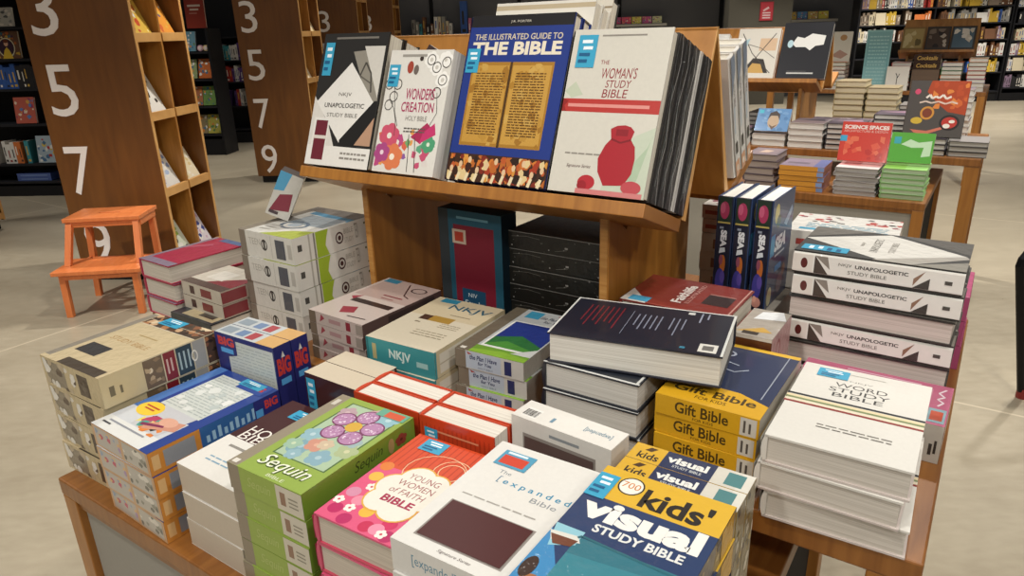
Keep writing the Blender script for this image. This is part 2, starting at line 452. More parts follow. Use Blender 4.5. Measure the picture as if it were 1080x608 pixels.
on_ledge(unap, -1.188, .012, 'bible', 'black book with a large white diamond, leftmost on the stand ledge')
for k in range(1):
    on_ledge(unap, -1.186 + .012*k, .0565 + .0445*k, 'bible', 'second black and white book, hidden behind the leftmost display book')

won_cols = ['#c24a68', '#e08a46', '#8a3f7a', '#6d9e62', '#b9364f', '#d7b14e']
won_front = [('r',0,0,1,1,'#dbd7ce')] + blobs(.02,.02,.6,.36,26,['#d5664b','#b84a7a','#dd9752','#8b5a9a','#76a368','#e5d9cf'],.04,.1,5,.64) + blobs(.62,.02,.98,.3,10,['#5ea07c','#93b79c','#d8d0c8','#c2506f'],.04,.09,6,.64) + \
  sum([flower(x,y,r,.64,c,d,n=6) for x,y,r,c,d in ((.2,.3,.15,'#c9536b','#e8dfd4'),(.3,.13,.16,'#d97a4f','#f0e3d0'),(.85,.25,.1,'#4f9a70','#d8e2cc'),(.12,.16,.12,'#a8487f','#e8d0d8'))], []) + \
  [('p',[(.55,.3),(.78,.42),(.9,.36),(.72,.25)],'#a82c55'), ('p',[(.7,.25),(.94,.33),(.9,.42),(.74,.34)],'#c2376a')] + \
  sum([flower(x,y,.1,.64,'#efece5','#c9c4ba',n=6) for x,y in ((.78,.86),(.9,.76),(.68,.92),(.9,.92))], []) + \
  sum([[('o',x,y,.07,.045,.82,'#4a4640')] for x,y in ((.78,.86),(.9,.76),(.68,.92),(.92,.9),(.84,.66),(.1,.55),(.16,.62),(.2,.72),(.06,.72))], []) + \
  [('l',[(.05,.85),(.15,.7),(.22,.5),(.3,.38)],.0012,'#4a4640'), ('l',[(.1,.6),(.2,.52),(.26,.42),(.28,.3)],.0012,'#4a4640'), ('l',[(.62,.3),(.66,.18),(.7,.02)],.0016,'#4a4640'), ('l',[(.52,.32),(.56,.15),(.58,.02)],.0016,'#4a4640'), ('l',[(.85,.66),(.9,.5),(.82,.4)],.0012,'#4a4640'),
   ('e',.36,.86,.05,.05,'#a04332'), ('e',.46,.84,.04,.04,'#6d625a'), ('e',.52,.93,.03,.02,'#3a2f2a'),
   ('t','WONDERS',.36,.60,.82,.69,'#a8325c',{'b':.01}), ('t','CREATION',.32,.50,.84,.58,'#a8325c',{'b':.01}), ('t','HOLY BIBLE',.42,.43,.76,.47,'#8c8780'), ('r',.2,.945,.6,.965,'#9a958c')] + lines(.42,.33,.76,.38,2,'#5c5750',9)
won_spine = [('r',0,0,1,1,W1)] + blobs(.02,.1,.98,.9,12,['#b8486a','#5c9478','#d8a35c','#d8d2ca'],.02,.05,8,4)
wonders = softback(.152, .234, .042, W1, {'front': won_front, 'spine': won_spine, 'fore': []}, page='#e6e2da', extra=[sticker(.02,.7,.2,.88)])
on_ledge(wonders, -.995, .012, 'bible', 'white colouring book with pink flowers and butterflies, front copy', 'flower colouring books on the ledge', spin=0)
on_ledge(wonders, -.975, .057, 'bible', 'white flower colouring book, second copy behind the front one', 'flower colouring books on the ledge')
grab = hardback(.15, .245, .026, '#d9d4cb', {'front': [('r',0,0,1,1,'#d9d4cb'), ('r',0,.9,1,1,'#3a2724'), ('p',[(0,.93),(1,.93),(.7,.72),(.25,.78)],'#3a2724'), ('p',[(.1,.92),(.5,.95),(.35,.82)],'#b99a86'), ('p',[(.0,.75),(.4,.7),(.1,.5)],'#2c2826')]}, 'wrap')
on_ledge(grab, -1.172, .1055, 'bible', 'white book with dark corner photo, tipped sideways above the flower books', 'tipped white books', spin=-25, lift=.068)
on_ledge(grab, -1.125, .1335, 'bible', 'white dark-cornered book tipped furthest back behind the flower books', 'tipped white books', spin=-27, lift=.072)

guide_front = [('r',0,0,1,1,'#21367f'), ('r',0,.93,1,1,'#1d1b1c'), ('t','J.R. PORTER',.4,.95,.6,.967,'#cfc9bb'),
  ('t','THE ILLUSTRATED GUIDE TO',.06,.852,.92,.888,'#cdbfa4',{'b':.015}), ('t','THE BIBLE',.05,.762,.93,.84,'#e4d9c2',{'b':.04}),
  ('r',.08,.215,.47,.72,'#a3752a'), ('r',.10,.235,.46,.70,'#bd8f3e'), ('r',.49,.215,.89,.72,'#a3752a'), ('r',.5,.235,.87,.70,'#c0934290'[:7]), ('r',.468,.21,.492,.72,'#4a3214')] + \
  blobs(.09,.22,.46,.71,34,['#a87a2c','#c29a4c','#9c6e26','#b58838'],.02,.06,14,.7) + blobs(.5,.22,.87,.71,34,['#a87a2c','#c69e50','#9c6e26','#b58838'],.02,.06,15,.7) + lines(.14,.28,.43,.66,24,'#5f4018',11,.42) + lines(.54,.28,.83,.66,24,'#5f4018',12,.42) + \
  [('r',0,0,1,.165,'#3d2416')] + blobs(.01,.005,.99,.16,130,['#b5642a','#d0903e','#a03a20','#d8bf8a','#2c1c14','#b5562a','#7a2a1a','#c9742f','#3a2014'],.025,.06,13,.9) + sum([[('e',.05+.09*i,.07+.03*(i%3),.018,.02,'#d8b890'), ('l',[(.03+.09*i,.0),(.05+.09*i,.05)],.006,'#e0cfa8')] for i in range(11)], [])
guide = hardback(.208, .292, .027, '#21367f', {'front': guide_front, 'spine': [('r',0,0,1,1,'#1c2d6c'), ('t','THE BIBLE',.3,.25,.7,.75,'#e4d9c2')], 'head': [('r',0,.1,1,.9,'#d8cdb4')]}, page='#e2d8c4', extra=[sticker(.015,.655,.145,.8)])
wg = hardback(.205, .338, .027, '#d8d3c8', {'front': [('r',0,0,1,1,'#dcd7cc'), ('r',0,.96,1,.985,'#b9a98c')], 'spine': [('r',0,0,1,1,'#2a2826')]}, 'wrap', shells={'spine': '#2a2826'})
wg2 = hardback(.203, .362, .027, '#cfc6b4', {'front': [('r',0,0,1,1,'#d2cabb'), ('r',.0,.955,1,.965,'#8c7c64')]}, 'wrap', shells={'back': '#2a2826'})
for k in range(5):
    on_ledge([guide, guide, wg, wg, wg2][k], [-.811, -.811, -.808, -.808, -.806][k], .010 + .0295*k, 'illustrated_book', ['blue illustrated guide with gold manuscript pages, front copy in the middle of the ledge', 'blue illustrated guide, second copy behind the front one', 'tall white wrapped book rising behind the blue guide', 'second tall white wrapped book behind the blue guide', 'cream wrapped book rearmost behind the blue guide'][k], ['blue illustrated guides on the ledge', 'white wrapped books behind the blue guide'][k > 1], lift=.0006)

wom_front = [('r',0,0,1,1,'#cfcabd'), ('p',[(.55,.0),(1,.0),(1,.42),(.8,.36),(.62,.2)],'#bfc7b2'), ('p',[(.72,.1),(.95,.3),(.98,.36),(.9,.1)],'#a9bb9f'), ('p',[(0,.62),(.1,.68),(.2,.6),(.08,.58)],'#bcc2ab'),
  ('r',.0,.495,1,.575,'#b3352f'), ('r',.06,.525,.9,.545,'#d98f86'), ('p',[(0,.575),(.06,.56),(.02,.53),(.05,.495),(0,.495)],'#8e2420')] + \
  [('t','THE',.33,.785,.42,.81,'#8d3337'), ('t','WOMAN\'S',.36,.70,.72,.765,'#8d2b31',{'s':.1}), ('t','STUDY',.42,.645,.68,.69,'#8d3337',{'s':.1}), ('t','BIBLE',.4,.585,.66,.635,'#8d2b31',{'s':.1}), ('r',.3,.955,.75,.965,'#8c867c')] + \
  lines(.12,.225,.5,.255,1,'#8c867c',5,.3) + [('t','Signature Series',.16,.15,.42,.175,'#5c3a38',{'s':.3}),
  ('p',[(.58,.06),(.5,.14),(.48,.22),(.53,.3),(.58,.34),(.56,.4),(.62,.42),(.7,.425),(.76,.415),(.8,.39),(.78,.34),(.83,.3),(.85,.23),(.84,.14),(.78,.07)],'#a5222c'), ('p',[(.62,.36),(.74,.36),(.74,.4),(.62,.4)],'#8a1a24'), ('l',[(.58,.34),(.68,.32),(.78,.34)],.003,'#7c1720'),
  ('e',.4,.07,.09,.045,'#b02a33'), ('e',.86,.06,.1,.04,'#b8484e'), ('e',.36,.05,.05,.03,'#962028'), ('r',.3,.0,.98,.03,'#c97a78')]
woman = hardback(.168, .262, .0245, '#cfcabd', {'front': wom_front, 'spine': [('r',0,0,1,1,'#2a2827')]}, 'gloss', extra=[sticker(.06,.765,.26,.965)], shells={'spine': '#2a2827', 'back': '#3a3735'})
womb = hardback(.168, .262, .0245, '#343130', {'spine': [('r',0,0,1,1,'#232120')], 'fore': [('r',0,0,1,1,'#2a2827'), ('r',.02,.35,.98,.45,'#4d4a48'), ('l',[(.0,.2),(.2,.7),(.35,.3),(.6,.8),(.85,.3),(1,.7)],.0014,'#b8b5b2'), ('l',[(.1,.9),(.4,.6),(.7,.9)],.001,'#8f9a9a')]}, 'crinkle')
wl = ['white book with red band and red pot, front copy at the stand\'s right end', 'shrink-wrapped dark book, second in the pile leaning at the stand\'s right end', 'shrink-wrapped dark book, third in the leaning pile at the stand\'s right end', 'shrink-wrapped dark book, fourth in the leaning pile at the stand\'s right end', 'shrink-wrapped dark book with pale edge, fifth in the leaning pile', 'shrink-wrapped dark book against the board at the stand\'s right end']
womc = hardback(.168, .262, .0245, '#d2cdc4', {'fore': [('r',0,0,1,.6,'#2a2827'), ('r',0,.6,1,.9,'#c9c6c0')]}, 'crinkle')
for k in range(6):
    on_ledge([woman, womb, womb, womb, womc, womb][k], -.5965 + .0022*k, .009 + .0256*k, 'bible', wl[k], 'red band books at the stand end', lift=.0006 - 0*k)

# white-spined books leaning on the far side of the stand
wsp = hardback(.14, .245, .028, W1, {'spine': [('r',0,0,1,1,'#d9d6d0'), ('p',[(0,0),(0,1),(.12,1),(.3,0)],'#8a93a0'), ('t','STUDY BIBLE',.22,.3,.4,.7,INK), ('r',.4,.2,.62,.5,'#b9c4cc'), ('r',.7,.2,.8,.8,'#3c3a38'), ('r',.86,0,1,1,'#cf9b78'), ('e',.93,.5,.03,.25,'#e8d8c8')]}, 'wrap')
for k in range(3):
    mb = F(-.418 - .001*k, 1.24 + .27, HC - .245) @ axes((-1,0,0), (0,-S_V,S_Z), (0,S_Z,S_V))
    place(wsp, 'bible', ['white-spined book outermost on the far side of the stand', 'white-spined book second on the far side of the stand', 'white-spined book nearest the rear board of the stand'][k], 'book', 'white books on the stand\'s far side', mb @ Matrix.Translation((0, .0006, -.032 - .0315*k - .028)))

# ================================================================== LOW TABLE, FRONT ROW
LZ = LOW_Z + .0005
# beige boxed study books
st_front = [('r',0,0,1,1,'#c8b691'), ('r',0,.04,.09,.98,'#8d8577'), ('r',.16,.2,.5,.36,'#3b3a3a'), ('r',.3,.0,.95,.1,'#4b4136'), ('t','STUDY BIBLE',.2,.47,.8,.53,'#a8834f'), ('r',.4,.625,.7,.64,'#a89160')] + \
  [('r',.1,.8,1,1,'#4a3d31')] + blobs(.1,.8,1,1,26,['#8a5a3c','#c9a37c','#5b3a28','#d8c3a0','#3a2c24','#a8754c'],.05,.1,21,.8) + [('r',.1,.795,1,.805,'#d9cdb2'), ('r',.1,.895,1,.9,'#d9cdb2')]
st_fore = [('r',0,0,1,1,'#cbbd9d'), ('r',.0,.0,.34,1,'#c6b690'), ('r',.06,.3,.1,.62,'#6b6350'), ('r',.14,.3,.16,.55,'#6b6350'), ('r',.34,.03,.5,.97,'#6d5a45')] + blobs(.35,.05,.49,.95,8,['#b39c7c','#4a3a2e','#8c7458','#d4c4a8'],.03,.05,22,3) + \
  [('r',.51,.03,.61,.97,'#7c1f27'), ('r',.53,.25,.545,.75,'#c9a8a0'), ('r',.565,.3,.58,.75,'#c9a8a0'), ('r',.62,.03,.76,.97,'#2f3f49'), ('r',.64,.2,.655,.8,'#a3b5b8'), ('r',.68,.2,.695,.8,'#a3b5b8'), ('r',.72,.2,.735,.8,'#a3b5b8'), ('r',.77,.03,.88,.97,'#9b9a95'), ('o',.775,.5,.028,.2,.7,'#e2ddd0'), ('r',.89,.03,.99,.97,'#4d3a2e')] + blobs(.89,.05,.99,.95,7,['#a36f4a','#2c221c','#7c523a'],.02,.04,23,3)
st_foot = [('r',0,0,1,1,'#c2b089'), ('r',.06,.1,.4,.9,'#8a7f6c'), ('r',.62,.15,.8,.85,'#4a3c30')] + blobs(.03,.05,.58,.95,14,['#d8d2c4','#7a6a58','#b9a88c','#5a4a3c','#e2ddd2'],.04,.09,24,3)
study = carton(.186, .216, .0555, '#c8b691', {'front': st_front, 'fore': st_fore, 'foot': st_foot}, 'crinkle', [sticker(.28,.86,.6,.99)])
pile(-1.221, .572, LZ, [study]*4, 'boxed_bible', 'box', 'beige shrink-wrapped boxed book', 'in the pile at the low table\'s left end', 'beige boxed books in the left corner', 1)

# orange and blue colouring-kit boxes
art_front = [('r',0,0,1,1,'#263f86'), ('r',0,0,.86,.16,'#dcdcd8'), ('p',[(.0,.14),(.86,.14),(.86,.35),(.0,.3)],'#c9ccd0'), ('r',0,.3,.14,1,'#4c74b0'), ('r',.2,.42,.86,.93,'#c9cdc6')] + lines(.22,.44,.84,.92,16,'#a9b0ac',31,.3) + \
  blobs(.22,.45,.84,.9,16,['#d8dad4','#b8c0bc','#e2e2dc'],.04,.09,32,.7) + [('p',[(.34,.15),(.78,.15),(.84,.42),(.3,.42)],'#c2c2c4')] + blobs(.34,.12,.76,.3,16,['#b23a62','#d9803c','#3f9a8a','#e4d35c','#7a4a9a','#2b2826'],.05,.1,33,.75) + \
  [('p',[(.46,.2),(.62,.3),(.84,.34),(.86,.24),(.7,.2),(.52,.15)],'#c98f78'), ('e',.66,.29,.12,.05,'#d9a48c'), ('p',[(.42,.2),(.68,.25),(.7,.23),(.44,.17)],'#7a2350'),
   ('e',.24,.33,.17,.085,'#e8c33a'), ('r',.13,.345,.35,.36,'#b5432c'), ('r',.16,.315,.32,.33,'#b5432c'), ('r',.06,.055,.2,.07,'#40434c'), ('r',.1,.09,.7,.105,'#8d9099'), ('r',.55,.86,.95,1,'#2d4a98'), ('t','BIG',.62,.9,.9,.96,'#c23a34',{'b':.04})]
art_fore = [('r',0,0,1,1,'#2f5f9a'), ('r',0,0,.36,1,'#c9863a'), ('r',.1,.15,.32,.85,'#8f9298'), ('r',.02,.2,.07,.8,'#dbb27a'), ] + [('r',.40+.045*i,.25,.425+.045*i,.55+.2*((i*7)%3)/2,'#9cc0dc') for i in range(9)] + [('r',.78,0,1,1,'#2a2f74'), ('t','BIG',.87,.45,.98,.85,'#c9403a',{'b':.04}), ('r',.79,.2,.85,.55,'#58a0d8')]
art_foot = [('r',0,0,1,1,'#c9a077'), ('r',.04,.08,.5,.92,'#b9b2a8')] + blobs(.06,.12,.5,.9,9,['#c2506a','#8fa0b8','#d8b078','#a88ab0'],.03,.07,34,3) + [('r',.55,.08,.96,.92,'#b8b2a6')] + blobs(.56,.12,.95,.9,10,['#6d6a60','#d8d2c4','#8c8a7c'],.03,.07,35,3)
art = carton(.167, .232, .0396, '#2c3f86', {'front': art_front, 'fore': art_fore, 'foot': art_foot}, 'gloss', [sticker(.52,.9,.86,.985)])
pile(-1.035, .552, LZ, [art]*4, 'colouring_kit_box', 'box', 'orange and blue colouring kit box', 'in the front left pile', 'colouring kits lying flat', -1.5, .8)
big_head = [('r',0,0,1,1,'#bfc4c4'), ('r',0,0,.3,1,'#d0a468'), ('r',.38,.15,.52,.85,'#a8434a'), ('r',.56,.2,.7,.8,'#6f86a8'), ('r',.76,.2,.96,.8,'#8d99a2')]
big_front = [('r',0,0,1,1,'#2a2f6e'), ('r',.2,.42,.98,.96,'#c5c9c2')] + lines(.24,.45,.94,.94,18,'#a5adaa',41,.3) + [('p',[(0,.78),(.36,.84),(.36,1),(0,1)],'#2a2f6e'), ('t','BIG',.05,.9,.33,.975,'#c9403a',{'b':.05}), ('r',.08,.84,.3,.88,'#58a0d8'), ('r',0,0,1,.15,'#d8d8d4')]
big_fore = [('r',0,0,1,1,'#2a2c6a'), ('t','BIG',.76,.12,.9,.9,'#c9403a',{'b':.05,'r':270}), ('r',.68,.2,.73,.8,'#58a0d8'), ('p',[(.9,.4),(.95,.5),(.9,.62)],'#d8d4cc')]
bigup = carton(.158, .232, .0365, '#2a2c6a', {'front': big_front, 'head': big_head, 'fore': big_fore}, 'gloss')
def upright(p, u, v, name, label, group, rot=0, z=None, cat='book', frame=F, o=UP_FRONT):
    W, H, T = p.dim
    return place(p, name, label, cat, group, frame(u, v, LZ if z is None else z, rot) @ o @ Matrix.Translation((-W/2, 0, -T/2)))
for k in range(2): upright(bigup, -1.042, .694 + .038*k, 'colouring_kit_box', ['dark blue colouring kit box standing upright, front one of two', 'dark blue colouring kit box standing upright behind another'][k], 'colouring kits standing upright', 1.5, None, 'box')

# white holy bibles with brown panel
holy_front = [('r',0,0,1,1,'#dcd8d0'), ('r',0,.42,1,1,'#41201f'), ('t','HOLY',.12,.5,.72,.6,'#e6e0d6'), ('t','BIBLE',.12,.425,.76,.51,'#e6e0d6'), ('r',.2,.32,.55,.345,'#8c877f')] + lines(.2,.12,.9,.2,2,'#7fa0b4',51,.3)
holy = carton(.136, .215, .0478, '#c2b5a2', {'front': holy_front, 'foot': [('r',0,.0,1,.03,'#e6e0d4')]}, 'card', [sticker(.28,.8,.8,.92)])
pile(-.855, .5652, LZ, [holy]*3, 'bible', 'book', 'white book with dark brown panel', 'in the pile beside the green sequin boxes', 'white and brown books lying flat', 0, .8)
holyup = hardback(.123, .2, .0465, '#41201f', {'front': [('r',0,0,1,1,'#41201f'), ('r',.35,.42,.8,.55,'#2a4a68'), ('t','HOLY',.4,.46,.74,.52,'#52749a')], 'head': [('r',0,0,1,1,'#cdbfa8')]}, page='#cfc3ae', extra=[sticker(.03,.66,.2,.96)])
for k in range(2): upright(holyup, -.838, .709 + .048*k, 'bible', ['dark brown book with blue sticker standing behind the holy bible pile', 'dark brown book standing upright at the back of another'][k], 'dark brown books standing upright', -1)

# green sequin boxes
seq_front = [('r',0,0,1,1,'#90a74a'), ('r',0,0,.14,1,'#918672'), ('r',.24,.22,.93,.94,'#4f6a3a'), ('r',.26,.23,.91,.93,'#a9bfa0')] + \
  sum([flower(x,y,r,.68,c,d) for x,y,r,c,d in ((.4,.36,.13,'#7fa3ad','#9fbcc4'),(.7,.32,.12,'#86a8b4','#a8c2c8'),(.34,.5,.11,'#8fb3bc','#b5cbd0'),(.82,.88,.12,'#8fb8c0','#b5d0d4'),(.46,.62,.1,'#9ab58a','#c2d0a8'),(.86,.46,.11,'#a9b58a','#c9c8a0'),(.52,.42,.11,'#c9907c','#d8a890'),(.34,.82,.1,'#b59aa0','#d0b8b8'),(.3,.36,.09,'#9ab8a0','#c2d0b0'),(.6,.45,.08,'#c9b59a','#d8c8a8'),(.8,.56,.09,'#9ab0b0','#c2d0c8'),(.44,.27,.08,'#8fb0b8','#b5cbd0'),(.62,.9,.08,'#c2a0a0','#d8c0b8'))], []) + \
  flower(.6,.7,.34,.68,'#74375c','#c9a03c',5,.37) + flower(.6,.7,.34,.68,'#b283a8','#d0a63f',5,.32) + \
  sum([blobs(.6+.2*math.cos(.3+1.2566*i)-.09,.7+.2*.68*math.sin(.3+1.2566*i)-.055,.6+.2*math.cos(.3+1.2566*i)+.09,.7+.2*.68*math.sin(.3+1.2566*i)+.055,26,['#d8bcd2','#e8d8e4','#9c6a90','#c9a2c0'],.008,.02,300+i,.68) for i in range(5)], []) + \
  [('t','Sequin',.24,.055,.88,.20,'#3d4f22',{'s':.3,'b':.035}), ('t','Sequin',.235,.06,.875,.205,'#eef0d8',{'s':.3,'b':.0}), ('t','BIBLE',.5,.02,.72,.045,'#dfe6c0'), ('r',.03,.02,.1,.06,'#dcd6ca'), ('r',.04,.85,.1,.93,'#c9c2b4')]
seq_foot = [('r',0,0,1,1,'#8fa545'), ('r',0,0,.16,1,'#877b68'), ('t','Sequin',.26,.25,.58,.75,'#a6b566',{'s':.3}), ('r',.66,.05,1,.97,'#c8c0ae'), ('r',.71,.25,.78,.75,'#8a6a55'), ('r',.82,.3,.94,.36,'#8a8474'), ('r',.82,.45,.94,.51,'#8a8474'), ('r',.82,.6,.94,.66,'#8a8474')]
seq_fore = [('r',0,0,1,1,'#6f9030'), ('t','Sequin',.42,.3,.68,.8,'#33481c',{'s':.3})] + flower(.86,.5,.055,4,'#8a3f30','#5c2a20') + [('e',.76,.5,.03,.3,'#a9925c')]
seq = carton(.143, .212, .0395, '#90a74a', {'front': seq_front, 'foot': seq_foot, 'fore': seq_fore}, 'gloss', [('price_sticker', 'front', [('r',.62,.9,.98,.99,'#67a48c'), ('r',.72,.905,.94,.975,'#cf5a3c')], 'teal and red price sticker')])
pile(-.708, .558, LZ, [seq]*5, 'boxed_bible', 'box', 'green sequin flower box', 'in the pile between the white and the pink covers', 'green sequin boxes', 1.2, 1.0)

# pink and orange spotted books
yg = [('r',0,0,1,1,'#d9567c'), ('p',[(0,.58),(1,.62),(1,1),(0,1)],'#cf4a26')] + [('r',.04+.07*i,.62,.055+.07*i,.99,'#b53a1c') for i in range(14)]
for i, (x, y, c) in enumerate(((.12,.1,'#b8245e'),(.3,.05,'#b5265f'),(.55,.06,'#c22a52'),(.1,.27,'#cf8aa4'),(.24,.22,'#e08aa0'),(.42,.16,'#e3b13f'),(.36,.35,'#e5c24a'),(.12,.46,'#e2b348'),(.28,.48,'#c23560'),(.1,.58,'#d97a34'),(.56,.24,'#b8245e'),(.72,.14,'#c92a5c'),(.9,.08,'#e08a3a'),(.8,.05,'#b5265f'),(.42,.5,'#d9622c'),(.9,.24,'#e3b13f'),(.66,.07,'#e08ca4'))):
    yg += [('e', x, y, .075, .048, c)]
for x, y in ((.2,.36),(.24,.14),(.74,.05),(.46,.28),(.06,.17)): yg += flower(x, y, .055, .66, '#f0e6dc', '#c23b50', 5, .46)
yg += [('o',.6,.66,.34,.2,.97,'#e9c39c'), ('o',.74,.72,.2,.13,.95,'#e9c39c'), ('o',.74,.72,.14,.09,.92,'#e9c39c')]
for x, y, r in ((.5,.3,.17),(.72,.28,.19),(.86,.42,.17),(.8,.55,.16),(.6,.56,.18),(.46,.44,.17),(.66,.42,.26)): yg += [('e',x-.09,y,r+.018,(r+.018)*.66,'#d9a544')]
for x, y, r in ((.5,.3,.17),(.72,.28,.19),(.86,.42,.17),(.8,.55,.16),(.6,.56,.18),(.46,.44,.17),(.66,.42,.26)): yg += [('e',x-.09,y,r,r*.66,'#e4dfd2')]
yg += [('t','YOUNG',0.41,.545,0.77,.6,'#9a5a56'), ('t','WOMEN',0.37,.465,0.79,.52,'#9a5a56'), ('t','of FAITH',0.37,.385,0.77,.44,'#9a5a56',{'s':.1}), ('t','BIBLE',0.39,.29,0.75,.355,'#a02348',{'b':.035})]
young = hardback(.134, .206, .0448, '#d9567c', {'front': yg, 'spine': [('r',0,0,1,1,'#c94a6a')]}, 'gloss', page='#c9beae', extra=[sticker(.16,.84,.44,.975)], shells={'back': '#c2475e', 'spine': '#c94a6a'})
pile(-.553, .560, LZ, [young]*4, 'bible', 'book', 'pink and orange spotted book', 'in the pile beside the green sequin boxes', 'spotted pink books lying flat', 2, 1.2)
yo_front = [('r',0,0,1,1,'#c2401f')] + [('r',.03+.06*i,.1,.042+.06*i,.95,'#a83318') for i in range(16)] + [('r',.2,.9,.8,.915,'#d98a64')]
youngup = hardback(.132, .206, .0405, '#c2401f', {'front': yo_front, 'fore': []}, 'gloss', page='#ded8cc', extra=[sticker(.07,.77,.25,.92)])
youngup2 = hardback(.132, .206, .0405, '#c2401f', {'front': yo_front}, 'gloss', page='#ded8cc')
for j, (u, nm) in enumerate(((-.703, 'left'), (-.568, 'right'))):
    for k in range(2): upright([youngup, youngup2][k if j else 1], u, .694 + .042*k, 'bible', [['orange book standing pages up behind the sequin boxes, front left', 'orange book standing pages up, back left of four'], ['orange book with blue sticker standing pages up, front right of four', 'orange book standing pages up, back right of four']][j][k], 'orange books standing pages up', [0, 1][j])

# white boxed bibles with a window
ex_front = [('r',0,0,1,1,'#dcd9d2'), ('r',.12,.08,.92,.40,'#8f8780'), ('t','The',.24,.72,.36,.75,'#7a8288'), ('t','[',.29,.64,.315,.70,'#5f7f92'), ('t','e x p a n d e d',.35,.63,.985,.69,'#2f87a8',{'b':.012}), ('t','Bible',.68,.575,.92,.615,'#8a8f92'), ('t','Signature Series',.4,.03,.7,.055,'#5a4a48',{'s':.3})] + lines(.14,.46,.84,.485,1,'#a39e96',61,.4)
ex_foot = [('r',0,0,1,1,'#d6d3cc'), ('t','[expanded]',.2,.35,.62,.75,'#5c8aa0'), ('r',.85,.1,.99,.9,'#c9c5bc')]
WIN = lambda x0, y0, x1, y1, c: ('cover_window', 'front', [('r', x0, y0, x1, y1, c)], 'dark red leather seen in the window')
STK = ('price_sticker', 'front', [('r',.12,.78,.44,.93,'#4f97b5'), ('r',.15,.8,.4,.885,'#c8432f'), ('r',.16,.9,.36,.92,'#d8e6ea')], 'blue and red price sticker')
exp = carton(.144, .222, .042, '#dcd9d2', {'front': ex_front, 'foot': ex_foot}, 'gloss', [WIN(.14,.09,.9,.39,'#4a1f1e'), STK])
pile(-.406, .556, LZ, [exp]*5, 'boxed_bible', 'box', 'white window box with dark red book', 'in the front middle pile', 'white window boxes lying flat', 1, .8)
exup_head = [('r',0,0,1,1,'#dedad2')] + barcode(.78,.35,.93,.85) + [('t','[expanded]',.08,.35,.34,.6,'#6f8ea0'), ('r',.62,.5,.65,.75,'#6f8ea0')]
exup_front = [('r',0,0,1,1,'#d8d4cc'), ('r',.12,.35,.86,.9,'#8f8780'), ('r',.4,.93,.7,.95,'#8a8f92')]
exup = carton(.16, .224, .047, '#dcd9d2', {'front': exup_front, 'head': exup_head}, 'gloss', [('cover_window', 'front', [('r',.14,.36,.84,.88,'#5a4743')], 'dark leather seen in the window')])
upright(exup, -.419, .735, 'boxed_bible', 'white window box standing on end, barcode on top', None, -4, None, 'box')

# kids' visual bibles
kf = [('r',0,0,1,1,'#2a3c62'), ('p',[(0,.0),(0,.42),(.3,.1),(.2,0)],'#3f86b8'), ('r',0,.735,1,1,'#d9ad34'), ('r',.2,.02,.96,.42,'#3a7f8c'), ('p',[(.2,.42),(.96,.42),(.96,.36),(.2,.3)],'#33707e'), ('p',[(.0,.46),(.22,.46),(.22,.36),(.06,.3)],'#8fc2cf'),
  ('e',.27,.89,.1,.075,'#2c2a28'), ('e',.27,.89,.088,.066,'#efe9dc'), ('t','700',.2,.87,.34,.92,'#c77a36'), ('t',"kids'",.39,.76,.9,.92,'#2b2622',{'b':.03}), ('t','visual',.06,.565,.94,.73,'#eceae2',{'b':.05}), ('t','STUDY BIBLE',.24,.485,.88,.545,'#dfe0dc',{'b':.03}),
  ('p',[(.0,.4),(.2,.42),(.24,.38),(.05,.34)],'#d8d6cc'), ('p',[(.02,.38),(.22,.39),(.2,.34),(.08,.32)],'#6d3f2c'), ('e',.14,.05,.09,.06,'#a06840'), ('e',.06,.14,.05,.07,'#3c2a22'), ('r',.3,.09,.7,.105,'#b9d8dc'), ('l',[(.2,.41),(.22,.43),(.94,.4),(.95,.3)],.003,'#2c6470')]
kfore = [('r',0,0,1,1,'#8a7a58'), ('r',.0,.0,.7,1,'#6f6c68')] + blobs(.02,.02,.98,.98,30,['#b9a77c','#4a4a50','#cfc6b0','#8c7a4c','#303848'],.02,.05,71,4) + [('r',.78,0,.96,1,'#c9992c')]
kids = hardback(.154, .226, .0382, '#2a3c62', {'front': kf, 'fore': kfore, 'foot': [('r',0,0,1,1,'#8a8478')]}, 'wrap', extra=[sticker(.0,.72,.16,.93)], shells={'back': '#3a4668'})
pile(-.2445, .5485, LZ, [kids]*6, 'bible', 'book', 'blue and yellow visual book', 'in the pile at the low table\'s right end', 'blue and yellow books lying flat', .5, .8)
kh = [('r',0,0,1,1,'#cfcabd'), ('r',.0,.0,.1,1,'#d8d4c8'), ('r',.06,.14,.2,.86,'#4f7f80'), ('r',.3,0,.72,1,'#2a3352'), ('r',.72,0,1,1,'#d3a632')]
kh2 = [(op[0],)+tuple(op[1:]) for op in kh] + [('t','kids',.75,.45,.93,.85,'#2b2622',{'b':.02,'r':180}), ('p',[(.8,.12),(.86,.1),(.9,.34),(.84,.36)],'#4a3422'), ('t','visual',.35,.2,.69,.62,'#e6e4dc',{'b':.04,'r':180}), ('t','STUDY BIBLE',.38,.7,.62,.84,'#cfd2d0',{'b':.01,'r':180})]
kidup = carton(.15, .226, .0365, '#d3a632', {'head': kh2, 'fore': [('r',0,0,1,1,'#8c8368')] + blobs(.02,.02,.98,.98,30,['#cfc8b4','#55524a','#d9d2c0','#8a763c','#b59a4c'],.02,.06,72,4), 'front': kf}, 'wrap')
for k in range(2): upright(kidup, -.2435, .683 + .0378*k, 'bible', ['yellow and blue book standing spine up, front one of two', 'yellow and blue book standing spine up, rear one of two'][k], 'yellow and blue books standing', .3)

# ================================================================== TALL TABLE
TZ = TALL_Z + .0005
